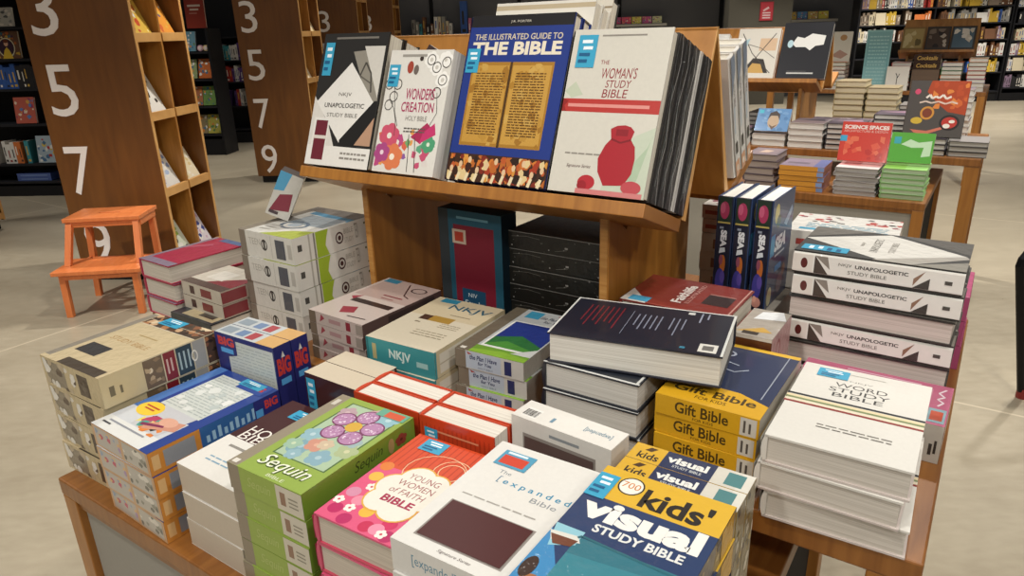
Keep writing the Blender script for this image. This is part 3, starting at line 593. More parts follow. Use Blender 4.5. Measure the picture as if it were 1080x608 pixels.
# magenta books
mag = hardback(.124, .2, .043, '#a92a48', {'front': [('r',0,0,1,1,'#ad2e4c'), ('r',0,0,.1,1,'#8e8290'), ('r',.1,0,1,.12,'#8f7f92'), ('p',[(.1,.5),(.5,.75),(.4,.8),(.1,.6)],'#bd5a70'), ('r',.3,.9,1,1,'#5a6c94')]}, 'wrap', page='#cdc4b6')
pile(-1.526, .905, TZ, [mag]*3, 'bible', 'book', 'magenta shrink-wrapped hardback', 'at the tall table\'s left end', 'magenta hardbacks', -2)
# dark flat book with the pair on it
dk = hardback(.15, .16, .035, '#2b3238', {'front': [('r',0,0,1,1,'#2b3238'), ('r',.2,.05,.95,.55,'#b9a884'), ('r',.5,.12,.85,.28,'#3a332c'), ('r',.0,.3,.14,.6,'#2f8fb8')], 'foot': [('r',0,0,1,1,'#262d33'), ('r',0,.45,1,.55,'#4f5860')]}, 'wrap')
place(dk, 'bible', 'dark wide book with beige cover panel behind the beige boxed books', 'book', None, F(-1.378, .86, TZ, -1) @ Matrix.Translation((-.075, -.08, 0)))
pr = hardback(.15, .12, .031, '#6b3a34', {'front': [('r',0,0,1,1,'#c9c1b2'), ('r',.0,.0,1,.2,'#4d3a34'), ('p',[(.4,.2),(1,.2),(1,.8),(.7,.5)],'#7c2430'), ('r',.2,.35,.6,.75,'#d8d2c6')], 'foot': [('r',0,0,1,1,'#c2b8a8'), ('r',.2,.2,.32,.8,'#4a2f2c'), ('r',.48,.2,.75,.8,'#7a2a2e')], 'fore': [('r',0,0,1,1,'#a39486'), ('r',.0,.1,.5,.9,'#7a3034'), ('r',.55,.3,.8,.7,'#4a3f3a')]}, 'wrap')
pile(-1.375, .8752, TZ + .0352, [pr]*2, 'bible', 'book', 'cream and maroon wrapped book', 'resting on the dark wide book', 'cream and maroon books', -2)
# teen boxes
tn_front = [('r',0,0,1,1,'#d6d3ca'), ('r',0,0,.13,1,'#8c8272'), ('p',[(.4,.0),(1,.0),(1,.28),(.7,.2)],'#a9b545'), ('p',[(.2,.75),(1,.68),(1,1),(.2,1)],'#4f8fb0'), ('r',.3,.4,.95,.72,'#8f989c'), ('o',.5,.36,.22,.13,.75,'#5c6c7c'), ('e',.5,.36,.1,.06,'#b9c4cc'), ('p',[(.0,.85),(1,.78),(1,1),(0,1)],'#7a7268')] + lines(.2,.1,.4,.3,3,'#b5b0a6',81)
tn_foot = [('r',0,0,1,1,'#d4d0c6'), ('r',.0,0,.12,1,'#7f7466'), ('t','TEEN',.18,.5,.4,.75,'#aaa59a'), ('o',.47,.55,.055,.22,.72,'#3a3634'), ('r',.455,.4,.485,.72,'#3a3634'), ('r',.6,.05,.605,.95,'#9c978c'), ('r',.68,.12,.85,.85,'#53555c'), ('r',.9,.2,.97,.75,'#b5b0a6')]
tn_fore = [('r',0,0,1,1,'#d4d0c6'), ('r',.05,.45,.1,.7,'#4a4844'), ('r',.18,0,.2,1,'#a9a498'), ('r',.24,0,.26,1,'#7c786c'), ('p',[(.27,0),(.42,0),(.38,.4),(.4,.7),(.43,1),(.27,1)],'#97ad30'), ('o',.56,.5,.05,.24,.72,'#4a2f30'), ('e',.56,.5,.02,.1,'#4a2f30'), ('t','TEEN',.76,.3,.81,.9,'#8c877c',{'r':0}), ('t','STUDY',.62,.25,.74,.45,'#a5a095'), ('t','BIBLE',.62,.6,.74,.8,'#a5a095'), ('e',.9,.8,.012,.05,'#4c5a2c'), ('e',.95,.5,.014,.06,'#6a5a2c'), ('e',.92,.2,.01,.04,'#4c5a2c')]
teen = carton(.171, .216, .0548, '#d4d0c6', {'front': tn_front, 'foot': tn_foot, 'fore': tn_fore}, 'crinkle')
tz = pile(-1.208, .982, TZ, [teen]*4, 'boxed_bible', 'box', 'white and lime boxed book', 'in the tall pile left of the stand', 'white and lime boxes', -.7, .7)
lb = carton(.05, .1, .05, '#4a3c34', {'front': [('r',0,0,1,1,'#b9b5ad'), ('p',[(0,.55),(.4,.6),(.5,1),(0,1)],'#4f8fb0'), ('p',[(.1,.1),(.9,.2),(.8,.6),(.3,.5)],'#7a3440'), ('r',.1,.05,.5,.12,'#4a3c40')], 'fore': [('r',0,0,1,1,'#2c2826'), ('r',.2,.1,.85,.9,'#cfcac0')]}, 'gloss')
lm = F(-1.282, .965, tz + .0130, 42) @ UP_FRONT @ Matrix.Rotation(RAD(-27), 4, 'Z')
place(lb, 'small_box', 'small dark box tipped over on the white and lime boxes', 'box', None, lm @ Matrix.Translation((-.02, 0, -.025)))
rwb = carton(.13, .12, .05, '#d2cbc2', {'foot': [('r',0,0,1,1,'#d2cbc2'), ('r',0,.0,1,.16,'#9c3036')], 'front': [('r',0,0,1,1,'#d9d2c8'), ('r',0,0,.1,1,'#9c3036')], 'fore': [('r',0,0,1,1,'#3d4450')]}, 'gloss')
pile(-1.262, 1.40, TZ, [rwb]*6, 'boxed_book', 'box', 'white box with red stripe', 'behind the stand\'s left upright', 'red striped boxes')
# rose 'thinline' books
pk_front = [('r',0,0,1,1,'#cdbdb4'), ('r',.05,.52,1,1,'#b9a198'), ('r',.2,.36,.92,.44,'#3a2c2b'), ('r',.04,.9,.3,.99,'#2f7f9a'), ('p',[(.3,.22),(.5,.28),(.6,.16),(.42,.1)],'#9c2f40'), ('p',[(.1,.45),(.24,.52),(.2,.4)],'#a33a4a'), ('l',[(.5,.95),(.72,.7),(.85,.66)],.003,'#4a2d2c'), ('o',.78,.86,.13,.06,.8,'#4a3a38'), ('r',.46,.61,.8,.63,'#8a4248'), ('r',.5,.55,.72,.565,'#9c6a68'), ('l',[(.6,.08),(.9,.1)],.003,'#3a2c2b')]
pk_foot = [('r',0,0,1,1,'#c2b0a6'), ('r',0,0,.13,1,'#6f5f50'), ('p',[(.2,.2),(.3,.6),(.24,.9)],'#9c3a48'), ('r',.38,.35,.6,.7,'#b08a88'), ('r',.7,.15,.78,.85,'#8a2f38'), ('r',.88,.1,1,.9,'#9c8f84')]
pks = carton(.151, .216, .0245, '#c8b7ad', {'front': pk_front, 'foot': pk_foot, 'fore': [('r',0,0,1,1,'#5a4642'), ('r',.3,.2,.9,.8,'#3d302e')]}, 'gloss')
pile(-.974, .940, TZ, [pks]*4, 'boxed_bible', 'box', 'pale rose boxed book', 'beside the teal book pile', 'pale rose boxes', -2.4, 1.0)
# teal books
nk_front = [('r',0,0,1,1,'#c7b899'), ('r',0,.0,1,.58,'#d0c5ae'), ('r',.2,.5,.62,.60,'#4a3227'), ('r',.34,.5,.66,.61,'#a5813a'), ('t','NKJV',.34,.76,.94,.89,'#24586c',{'b':.01}), ('r',.1,.9,.36,.99,'#2f7f9a'), ('r',.5,.67,.8,.685,'#8c7f68'), ('r',.22,.43,.3,.45,'#7a6f5c')] + lines(.58,.4,.86,.5,3,'#8c7f68',91,.3) + lines(.4,.2,.85,.32,3,'#8c7f68',92,.25)
nk_foot = [('r',0,0,1,1,'#3d8e92'), ('t','NKJV',.34,.28,.66,.72,'#cfe0d8',{'b':.03}), ('r',.09,.2,.15,.8,'#b5a978'), ('r',.74,.3,.9,.5,'#9cc4c0'), ('r',.0,.0,.035,1,'#2c7276')]
nk_fore = [('r',0,0,1,1,'#c9bb98'), ('r',.06,.12,.97,.85,'#d8d2c2'), ('r',.0,0,.02,1,'#3d8e92'), ('r',.06,.45,.97,.5,'#b9ae98')]
nk = carton(.152, .218, .0495, '#c7b899', {'front': nk_front, 'foot': nk_foot, 'fore': nk_fore}, 'card')
pile(-.794, .912, TZ, [nk]*2, 'boxed_bible', 'box', 'teal boxed reference book', 'beside the blue hills boxes', 'teal reference books', 2.1, 1.5)
# blue and green hills boxes
pl_front = [('r',0,0,1,1,'#b9bcbb'), ('r',0,0,.2,1,'#6d6353'), ('r',.2,.0,1,.14,'#6f9a36'), ('r',.24,.14,.98,.72,'#e0e0da'), ('r',.27,.17,.98,.70,'#25357c'), ('p',[(.27,.17),(.98,.17),(.98,.3),(.6,.44),(.27,.34)],'#2f6b3a'), ('p',[(.27,.2),(.5,.3),(.98,.2),(.98,.17),(.27,.17)],'#4c8a3a'), ('p',[(.72,.1),(1,.26),(1,.1)],'#c9cac6'), ('r',.28,.82,.5,.97,'#3f97b8'), ('t','the Plan I Have',.52,.84,.97,.9,'#2b2f45',{'s':.15}), ('t','for You',.62,.77,.88,.82,'#2b2f45',{'s':.15}), ('p',[(.7,.95),(.95,.9),(.9,1)],'#b5483f'), ('p',[(.2,0),(1,0),(1,.06),(.6,.1),(.2,.05)],'#87b03c'), ('r',.05,.02,.13,.06,'#d9d4c8')]
pl_foot = [('r',0,0,1,1,'#c9c7be'), ('r',0,0,.16,1,'#7c7060'), ('r',.16,.04,.68,.96,'#b5bfca'), ('t','the Plan I Have',.22,.55,.62,.82,'#30385c',{'s':.15,'b':.02}), ('t','for You',.34,.3,.54,.5,'#30385c',{'s':.15,'b':.02}), ('t','HOLY BIBLE',.34,.1,.56,.2,'#7d8794'), ('p',[(.18,.95),(.26,.85),(.2,.8)],'#a8433c'), ('r',.73,.12,.83,.88,'#2d3560')]
pl = carton(.133, .205, .0325, '#c9c7be', {'front': pl_front, 'foot': pl_foot, 'fore': [('r',0,0,1,1,'#b9b3a6')]}, 'crinkle')
pile(-.638, .948, TZ, [pl]*3, 'boxed_bible', 'box', 'pale box with blue and green hills', 'beside the grey-paged books', 'blue hills boxes', 3, 1)
# dark books with grey pages, the navy one across
un = hardback(.155, .215, .043, '#22262e', {'front': [('r',0,0,1,1,'#22262e'), ('r',.0,.0,1,.02,'#d0d0cc'), ('r',.96,0,.985,1,'#c9c9c4')]}, 'gloss', page='#cfccc4', extra=[])
uz = pile(-.432, .925, TZ, [un]*3, 'bible', 'book', 'dark hardback with grey page edges', 'under the big navy book', 'dark books under the navy one', 0, 1.0)
nv_back = [('r',0,0,1,1,'#20222e')] + [('r',.02,.0,.98,.012,'#d8d8d4'), ('r',.0,.0,.012,1,'#d8d8d4'), ('r',.988,0,1,1,'#d8d8d4')] + [('t','words of text set small',.1+.045*i,.2,.115+.045*i,.84 - .06*(i % 3),'#8a2a34',{'r':90}) for i in range(6)] + [('t','smaller lines of print',.42+.05*i,.12,.435+.05*i,.86 - .08*(i % 2),'#8f94a4',{'r':90}) for i in range(7)]
nv_f = [('r',0,0,1,1,'#20222e'), ('r',0,.0,1,.016,'#d5d5d0'), ('r',0,0,.02,1,'#d5d5d0'), ('r',.982,0,1,1,'#d5d5d0')] + sum([lines(.2,.12+.0*i,.86,.3,5,'#8f94a4',5,.22)], [])
nvo = [('r',0,0,1,1,'#20222e'), ('r',0,0,.022,1,'#d8d8d2'), ('r',0,0,1,.012,'#d8d8d2'), ('r',0,.985,1,1,'#d0d0ca')]
r_ = random.Random(8)
for i in range(7):                                     # red blurb lines, running along the short side
    x = .12 + .1 * (i % 7); nvo += [('r', .16, .12 + .035*i, .16 + .5*r_.uniform(.8, 1.1), .128 + .035*i, '#7c2730')]
nvo += [('r', .2, .40, .8, .403, '#8f94a4')]
for i in range(9):
    if i != 5: nvo += [('r', .26, .44 + .035*i, .26 + .42*r_.uniform(.6, 1.1), .448 + .035*i, '#7f8494')]
nvo += [('r',.78,.86,.96,.96,'#d8d5cc'), ('r',.82,.88,.92,.94,'#6c6a66'), ('r',.06,.72,.12,.76,'#c9c9c4'), ('r',.06,.8,.3,.81,'#8f94a4'), ('r',.06,.84,.2,.85,'#8f94a4'), ('r',.9,.76,.94,.79,'#3a7f98')]
nav = hardback(.152, .25, .0475, '#20222e', {'front': nvo}, 'gloss', page='#d8d5cb')
place(nav, 'bible', 'big navy hardback lying across two piles, text side up', 'book', None, F(-.392, .914, uz + .001, 10.3 - 90) @ Matrix.Translation((-.076, -.125, 0)))
# red 'faith' books
fa = [('r',0,0,1,1,'#7c2a22'), ('r',.03,.02,.97,.03,'#a8584c'), ('p',[(0,0),(.0,.42),(.2,.12),(.25,0)],'#d0ccc4'), ('r',.06,.04,.25,.2,'#3f9cc0'), ('t','Faithlife',.42,.2,.52,.82,'#e2d8d0',{'b':.03,'r':90}), ('t','ILLUSTRATED',.545,.22,.585,.9,'#c99a90',{'r':90}), ('r',.68,.3,.92,.62,'#2e1d1c'), ('r',.68,.62,.92,.65,'#9c6a60'), ('r',.97,.0,.985,1,'#b98c80')]
fa2 = [('r',0,0,1,1,'#7c2a22'), ('p',[(0,0),(0,.34),(.1,.3),(.2,.12),(.22,0)],'#d0ccc4'), ('p',[(.0,.0),(.22,.0),(.17,.2),(0,.2)],'#3f9cc0'), ('t','Faithlife',.36,.44,.78,.58,'#e2d8d0',{'b':.03}), ('t','ILLUSTRATED',.42,.34,.86,.40,'#c07a6e'), ('r',.62,.1,.97,.24,'#2b1a1a'), ('r',.6,.25,.97,.27,'#b98c80'), ('r',.2,.86,.5,.865,'#a8584c')]
fab = hardback(.188, .145, .0385, '#7c2a22', {'front': fa}, 'wrap')
pile(-.402, 1.122, TZ, [fab]*4, 'bible', 'book', 'dark red hardback', 'behind the big navy book', 'dark red hardbacks', 0, .8, jxy=.002)
br = carton(.062, .12, .068, '#9c8f80', {'front': [('r',0,0,1,1,'#a39a8e'), ('p',[(0,.1),(.9,.2),(.6,.35)],'#c29a48'), ('p',[(.2,.6),(1,.7),(.8,1),(.3,.9)],'#dfe0e0'), ('r',.2,.05,.6,.15,'#3a3024')], 'foot': [('r',0,0,1,1,'#c9c0b4'), ('r',0,.08,1,.92,'#5a3018'), ('r',.2,.35,.34,.7,'#b8823a'), ('r',.55,.2,.85,.5,'#d8cdbc')], 'fore': [('r',0,0,1,1,'#b08c88'), ('o',.35,.5,.12,.3,.7,'#8c3f42')]}, 'crinkle')
pile(-.268, 1.108, TZ, [br]*2, 'wrapped_box', 'box', 'brown and silver wrapped box', 'between the red books and the pale study pile', 'brown wrapped boxes', 0, .5, jxy=.001)
# sea books, standing on a small pile
ws = carton(.13, .17, .042, '#c9c4ba', {'foot': [('r',0,0,1,1,'#c5bfb4'), ('r',.2,.2,.5,.7,'#8c6a58')], 'front': [('r',0,0,1,1,'#d2cdc2'), ('o',.4,.5,.2,.15,.8,'#a9a498')]}, 'gloss')
wr = carton(.13, .17, .03, '#c9b8ae', {'foot': [('r',0,0,1,1,'#c2a99c'), ('r',.05,.3,.9,.6,'#9c4a40')], 'front': [('r',0,0,1,1,'#d8d2c8')] + blobs(.05,.05,.95,.95,30,['#b5473f','#8a3f4a','#3a3634','#e2dcd2'],.04,.1,101)}, 'gloss')
sup = carton(.15, .15, .04, '#6d665c', {}, 'card')
sz = pile(-.375, 1.375, TZ, [sup]*2, 'boxed_book', 'box', 'grey box', 'under the three upright sea books', 'grey boxes under the sea books', 0, 0, jxy=0)
pile(-.44, 1.555, TZ, [ws, ws, ws, ws, wr, wr], 'boxed_bible', 'box', 'white patterned box', 'in the pile behind the sea books', 'white boxes behind the stand', 0, 1.5)
sea_sp = [('r',0,0,1,1,'#1b1f30'), ('r',0,0,.24,1,'#26352a'), ('e',.12,.5,.08,.36,'#a83a5c'), ('e',.1,.35,.05,.2,'#c25a78'), ('r',.225,0,.24,1,'#b5a35a'), ('t','SEA',.3,.3,.46,.8,'#dfe2e4',{'b':.06}), ('p',[(.47,.3),(.52,.25),(.5,.75),(.46,.7)],'#cfd4d8'), ('r',.27,.2,.29,.5,'#8c93a0'), ('e',.62,.6,.09,.22,'#b5652e'), ('e',.58,.45,.05,.15,'#8a4a5a'), ('e',.78,.45,.12,.36,'#3f3a86'), ('e',.74,.65,.06,.2,'#5a4a9a'), ('e',.93,.5,.05,.36,'#c28a7c'), ('e',.9,.35,.03,.15,'#d8a08c')]
sea_fr = [('r',0,0,1,1,'#2b3f66'), ('p',[(.3,0),(1,0),(1,.5),(.6,.4)],'#22304f'), ('e',.2,.86,.1,.09,'#cfc06a'), ('e',.3,.78,.1,.06,'#3a4a2c'), ('t','SEA',.2,.5,.72,.64,'#e2e6ea',{'b':.06,'s':.2}), ('r',.25,.45,.7,.47,'#c9d2dc'), ('r',.02,.48,.2,.68,'#3f9cc8'), ('p',[(.55,.72),(.9,.85),(.95,.8),(.7,.68)],'#8fa6c0'), ('r',.3,.3,.6,.36,'#2f7fc0'), ('e',.15,.1,.1,.09,'#d8d0a0'), ('e',.6,.15,.14,.1,'#6a5a6a'), ('e',.75,.25,.08,.06,'#7a4a3a')]
sea = hardback(.145, .212, .0315, '#2b3f66', {'front': sea_fr, 'spine': sea_sp}, 'gloss', page='#efece4', shells={'spine': '#1b1f30'})
for k, du in enumerate((0, .0332, .0715)):
    W, H, T = sea.dim
    place(sea, 'picture_book', ['dark blue sea picture book standing upright, leftmost of three', 'dark blue sea picture book standing upright, middle of three', 'dark blue sea picture book standing upright, cover facing right'][k], 'book', 'upright sea picture books', F(-.4185 + du, 1.303, sz, [0, 0, -1][k]) @ UP_SPINE)
# pale study pile on the right
unp2 = unap
class _:
    pass
m0 = hardback(.165, .246, .0392, '#2b2926', {'front': [('r',0,0,1,1,'#3a3835'), ('p',[(0,0),(.3,0),(0,.3)],'#8c877c'), ('p',[(.5,1.0),(.97,.5),(.5,.02),(.04,.5)],'#d9d5cc'), ('p',[(.04,.5),(.5,.02),(.42,.0),(0,.3),(0,.52)],'#a8a298'), ('p',[(.55,.0),(1,.45),(1,.0)],'#57534d'), ('p',[(.55,1),(1,.6),(1,1)],'#6b665e'), ('t','UNAPOLOGETIC',.25,.52,.75,.57,'#6b665e'), ('t','STUDY BIBLE',.3,.42,.68,.46,'#9a948a'), ('t','NKJV',.42,.61,.56,.64,'#9a948a')], 'spine': unap_spine, 'fore': []}, 'wrap', page='#cfc3ba', shells={'spine': W1, 'back': '#3a3733'}, extra=[sticker(.06,.68,.24,.97)])
zz = TZ
order = [0, 1, 0, 1, 0, 0]                                 # 1 = turned round, pages towards the viewer
for i, fl in enumerate(order):
    W, H, T = m0.dim
    m = F(-.1275 + RND.uniform(-.003, .003) * (i < 5), 1.284 + RND.uniform(-.003, .003) * (i < 5), zz, 90 + (180 if fl else 0) - .8 + RND.uniform(-1, 1) * (i < 5)) @ Matrix.Translation((-W/2, -H/2, 0))
    place(m0, 'bible', f'pale-spined study book, {ORD[5-i] if i else "bottom one"} in the right rear pile' + (', pages out' if fl else ''), 'book', 'black and white study books in the right rear pile', m)
    zz += T + .001
# pink zip-bound books in front of that pile
pz = carton(.214, .134, .06, '#b8607c', {'front': [('r',0,0,1,1,'#b9617e'), ('r',.05,.1,.88,.86,'#c28a9a'), ('r',.07,.16,.86,.8,'#bb6c86'), ('r',.3,.9,.8,.93,'#d8a8b8'), ('l',[(.93,.45),(.96,.55),(.92,.62),(.96,.7),(.92,.78),(.96,.9)],.003,'#ead8de'), ('r',.885,.05,.99,.38,'#8fb0b8'), ('r',.9,.1,.975,.32,'#c8583f')], 'fore': [('r',0,0,1,1,'#a8425e'), ('r',0,0,1,.5,'#cfc8be')], 'foot': [('r',0,0,1,1,'#cdc6bb'), ('r',.93,.2,.95,.5,'#3a3634'), ('r',.96,.25,.975,.6,'#3a3634')]}, 'wrap')
place(pz, 'zip_bible', 'pink zip-bound book with white edge, behind the white striped books', 'book', None, F(-.1, 1.114, TZ, -1.2) @ Matrix.Translation((-.107, -.067, 0)))
mg2 = carton(.12, .16, .045, '#b04a72', {'foot': [('r',0,0,1,1,'#b5517a'), ('r',.1,.2,.9,.5,'#d8a0b8')], 'fore': [('r',0,0,1,1,'#b84a78'), ('r',.2,.2,.9,.6,'#e0a8c0')]}, 'crinkle')
pile(-.054, 1.475, TZ, [mg2]*3, 'wrapped_book', 'book', 'bright pink wrapped book', 'behind the right rear pile', 'bright pink wrapped books', 0, .8)
lv = carton(.2, .15, .04, '#d8d4cc', {'front': [('r',0,0,1,1,'#dcd8d0')] + blobs(.0,.55,1,1,40,['#b5473f','#3a3634','#d8d0c8','#8a3f4a'],.03,.07,111) + [('r',.1,.1,.3,.2,'#3f97b8')] + lines(.15,.22,.9,.5,4,'#7fa8b8',112,.4), 'foot': [('r',0,0,1,1,'#cfcac0'), ('r',.1,.3,.5,.6,'#a8433c')]}, 'wrap')
pile(-.228, 1.535, TZ, [lv]*5, 'boxed_bible', 'box', 'white box with red pattern', 'behind the pale study pile', 'white red-patterned boxes', 3, 1.0)
# white striped books at the front right corner
wd = [('r',0,0,1,1,'#dad6cd'), ('t','NKJV',.4,.83,.58,.85,'#5c5853'), ('t','WORD',.30,.745,.70,.80,'#3a3734'), ('t','STUDY',.27,.675,.73,.73,'#3a3734'), ('t','BIBLE',.31,.61,.69,.66,'#3a3734'),
      ('r',-.01,.53,1,.552,'#26282a'), ('r',-.01,.5,1,.525,'#e0cfa6'), ('r',-.01,.478,1,.498,'#7f8a5c'), ('r',-.01,.452,1,.474,'#e6d8bc'), ('r',-.01,.428,1,.448,'#8c2f28')] + lines(.3,.2,.82,.26,2,'#6f6a62',121,.35) + [('r',.3,.93,.66,.936,'#b5b0a6')]
wds = [('r',0,0,1,1,'#d6d2c9')] + [('r',y,0,y+.02,1,c) for y, c in ((.45,'#26282a'),(.475,'#e0cfa6'),(.5,'#7f8a5c'),(.525,'#e6d8bc'),(.55,'#8c2f28'))]
word = hardback(.164, .234, .0392, '#dad6cd', {'front': wd, 'spine': wds}, 'gloss', page='#cfc8bd', extra=[sticker(.13,.84,.38,.955)], shells={'back': '#c9bdb6'})
for i in range(3):
    W, H, T = word.dim
    place(word, 'bible', ['white hardback with coloured stripes, bottom of the pile at the table\'s front right corner', 'white hardback with coloured stripes, middle of the front right corner pile', 'white hardback with coloured stripes, on top of the front right corner pile'][i], 'book', 'white striped hardbacks', F(-.098 + [.004,-.003,0][i], .9195 + [.002,-.002,0][i], TZ + i*(T + .001), [1.8,-.4,.8][i]) @ Matrix.Translation((-W/2, -H/2, 0)))
# yellow gift bibles
gf = [('r',0,0,1,1,'#2a3350'), ('p',[(0,0),(1,0),(1,.18),(.7,.27),(.35,.28),(0,.2)],'#d2a022'), ('r',0,.95,1,1,'#d9ad34'), ('t','Gift Bible',.1,.12,.9,.21,'#4a3a1a',{'b':.02}), ('t','FOR KIDS',.35,.06,.65,.1,'#4a3a1a'), ('l',[(.12,.62),(.5,.55),(.62,.62)],.0025,'#aab2c2'), ('l',[(.1,.58),(.3,.7),(.5,.66)],.0025,'#aab2c2'), ('l',[(.25,.8),(.3,.62),(.2,.52)],.002,'#aab2c2'), ('o',.3,.82,.1,.05,.7,'#aab2c2'), ('l',[(.9,.95),(.9,.25)],.0016,'#9aa0ac')]
gff = [('r',0,0,1,1,'#d2a022'), ('t','Gift Bible',.2,.28,.72,.85,'#4a3a1a',{'b':.02}), ('t','FOR KIDS',.38,.08,.58,.22,'#4a3a1a'), ('r',.83,.06,.98,.94,'#c9c4b8'), ('r',.86,.2,.88,.8,'#55504a'), ('r',.91,.2,.93,.7,'#55504a')]
gift = carton(.142, .212, .0295, '#d2a022', {'front': gf, 'foot': gff, 'fore': [('r',0,0,1,1,'#bdb6a8'), ('r',0,0,1,.15,'#cfa63a')]}, 'gloss')
pile(-.262, .934, TZ, [gift]*4, 'gift_bible', 'book', 'yellow and navy gift book', 'left of the striped whites', 'yellow gift books', -.5, 1.2)
# under the stand
rb = carton(.165, .255, .05, '#1f4a5c', {'front': [('r',0,0,1,1,'#24566a'), ('r',0,0,.16,1,'#333a3e'), ('r',.24,.12,.88,.88,'#7c1f30'), ('r',.3,.93,.8,.95,'#6fa6b8'), ('r',.22,.72,.44,.84,'#c9b5a0'), ('r',.26,.74,.4,.82,'#b5402e'), ('r',.34,.12,.72,.34,'#1f4a66'), ('t','Study',.38,.17,.68,.24,'#cfdde0'), ('t','NIV',.44,.27,.58,.305,'#cfdde0')], 'fore': [('r',0,0,1,1,'#1a2f3c')]}, 'card')
upright(rb, -.865, 1.137, 'boxed_bible', 'teal box with dark red panel standing under the stand', None, -2, TZ, 'box')
bk = hardback(.2, .15, .0365, '#26241f', {'foot': [], 'front': [('r',0,0,1,1,'#2a2824'), ('l',[(.1,.2),(.5,.25),(.9,.15)],.002,'#6c6a66')]}, 'crinkle', page='#2a2926')
bkc = carton(.22, .16, .0362, '#1f1e1b', {'front': [('r',0,0,1,1,'#33302a')], 'foot': [('r',0,0,1,1,'#23221e'), ('r',0,.96,1,1,'#8c8a84'), ('l',[(.04,.7),(.2,.8),(.34,.72)],.0007,'#77756e'), ('l',[(.5,.2),(.62,.35)],.0006,'#8a8880'), ('r',.6,.4,.63,.5,'#9c9a94')] + blobs(.02,.05,.98,.95,16,['#8c8a84','#55534e','#b5b2ac'],.003,.014,231,5)}, 'crinkle')  # pale lines and flecks on the foot are painted glints of the wrap
pile(-.672, 1.21, TZ, [bkc]*6, 'boxed_book', 'box', 'black shrink-wrapped box', 'inside the stand\'s open base', 'black wrapped boxes under the stand', -1, .8)

# ================================================================== BACKGROUND: STOOL, NUMBERED UNITS, BOOKCASES
BLACK = mat('#17171a', 'card'); BLACK2 = mat('#222226', 'card'); DIGIT = mat('#f4ebe4', 'matte')
ORANGE = wood('#cf7038', '#de8248', 'orange_stained_beech', (20, 3, 3), .45)
def step_stool():
    t = empty('step_stool', Matrix.Translation((-2.385, 3.55, 0)) @ Matrix.Rotation(RAD(4.8), 4, 'Z'))
    tag(t, 'orange wooden two-step stool standing on the floor before the nearest numbered unit', 'stool')
    W = .41; s = .032
    def slant(a, b, nm):
        g = M(); (x0, y0, z0), (x1, y1, z1) = a, b
        g.hexa([(x0-s/2,y0-s/2,z0),(x0+s/2,y0-s/2,z0),(x0+s/2,y0+s/2,z0),(x0-s/2,y0+s/2,z0)], [(x1-s/2,y1-s/2,z1),(x1+s/2,y1-s/2,z1),(x1+s/2,y1+s/2,z1),(x1-s/2,y1+s/2,z1)], ORANGE)
        g.obj(nm, t, .002)
    g = M(); x0, x1, y0, y1, z0, z1 = .005, W - .005, .165, .42, .475, .497
    hx0, hx1, hy0, hy1 = W/2 - .055, W/2 + .055, .275, .30              # hand slot
    for bx in ((x0, y0, x1, hy0), (x0, hy1, x1, y1), (x0, hy0, hx0, hy1), (hx1, hy0, x1, hy1)): g.box(bx[0], bx[1], z0, bx[2], bx[3], z1, ORANGE)
    g.obj('top_board', t, .003)
    g = M(); g.box(-.02, -.02, .235, W + .02, .235, .257, ORANGE); g.obj('step_board', t, .003)
    for x in (.02, W - .02):
        slant((x, .005, 0), (x, .02, .235), 'leg')
        slant((x, .10, .257), (x + (.012 if x < .2 else -.012), .19, .475), 'post')
        slant((x, .34, 0), (x + (.012 if x < .2 else -.012), .39, .475), 'leg')
        g = M(); g.box(x - .009, .02, .2, x + .009, .36, .235, ORANGE); g.obj('side_rail', t, .002)
        g = M(); g.box(x - .009, .19, .44, x + .009, .40, .475, ORANGE); g.obj('side_rail', t, .002)
    for y, z in ((.185, .445), (.395, .445), (.345, .2), (.012, .205)):
        g = M(); g.box(.03, y - .008, z, W - .03, y + .008, z + .03, ORANGE); g.obj('cross_rail', t, .002)
step_stool()

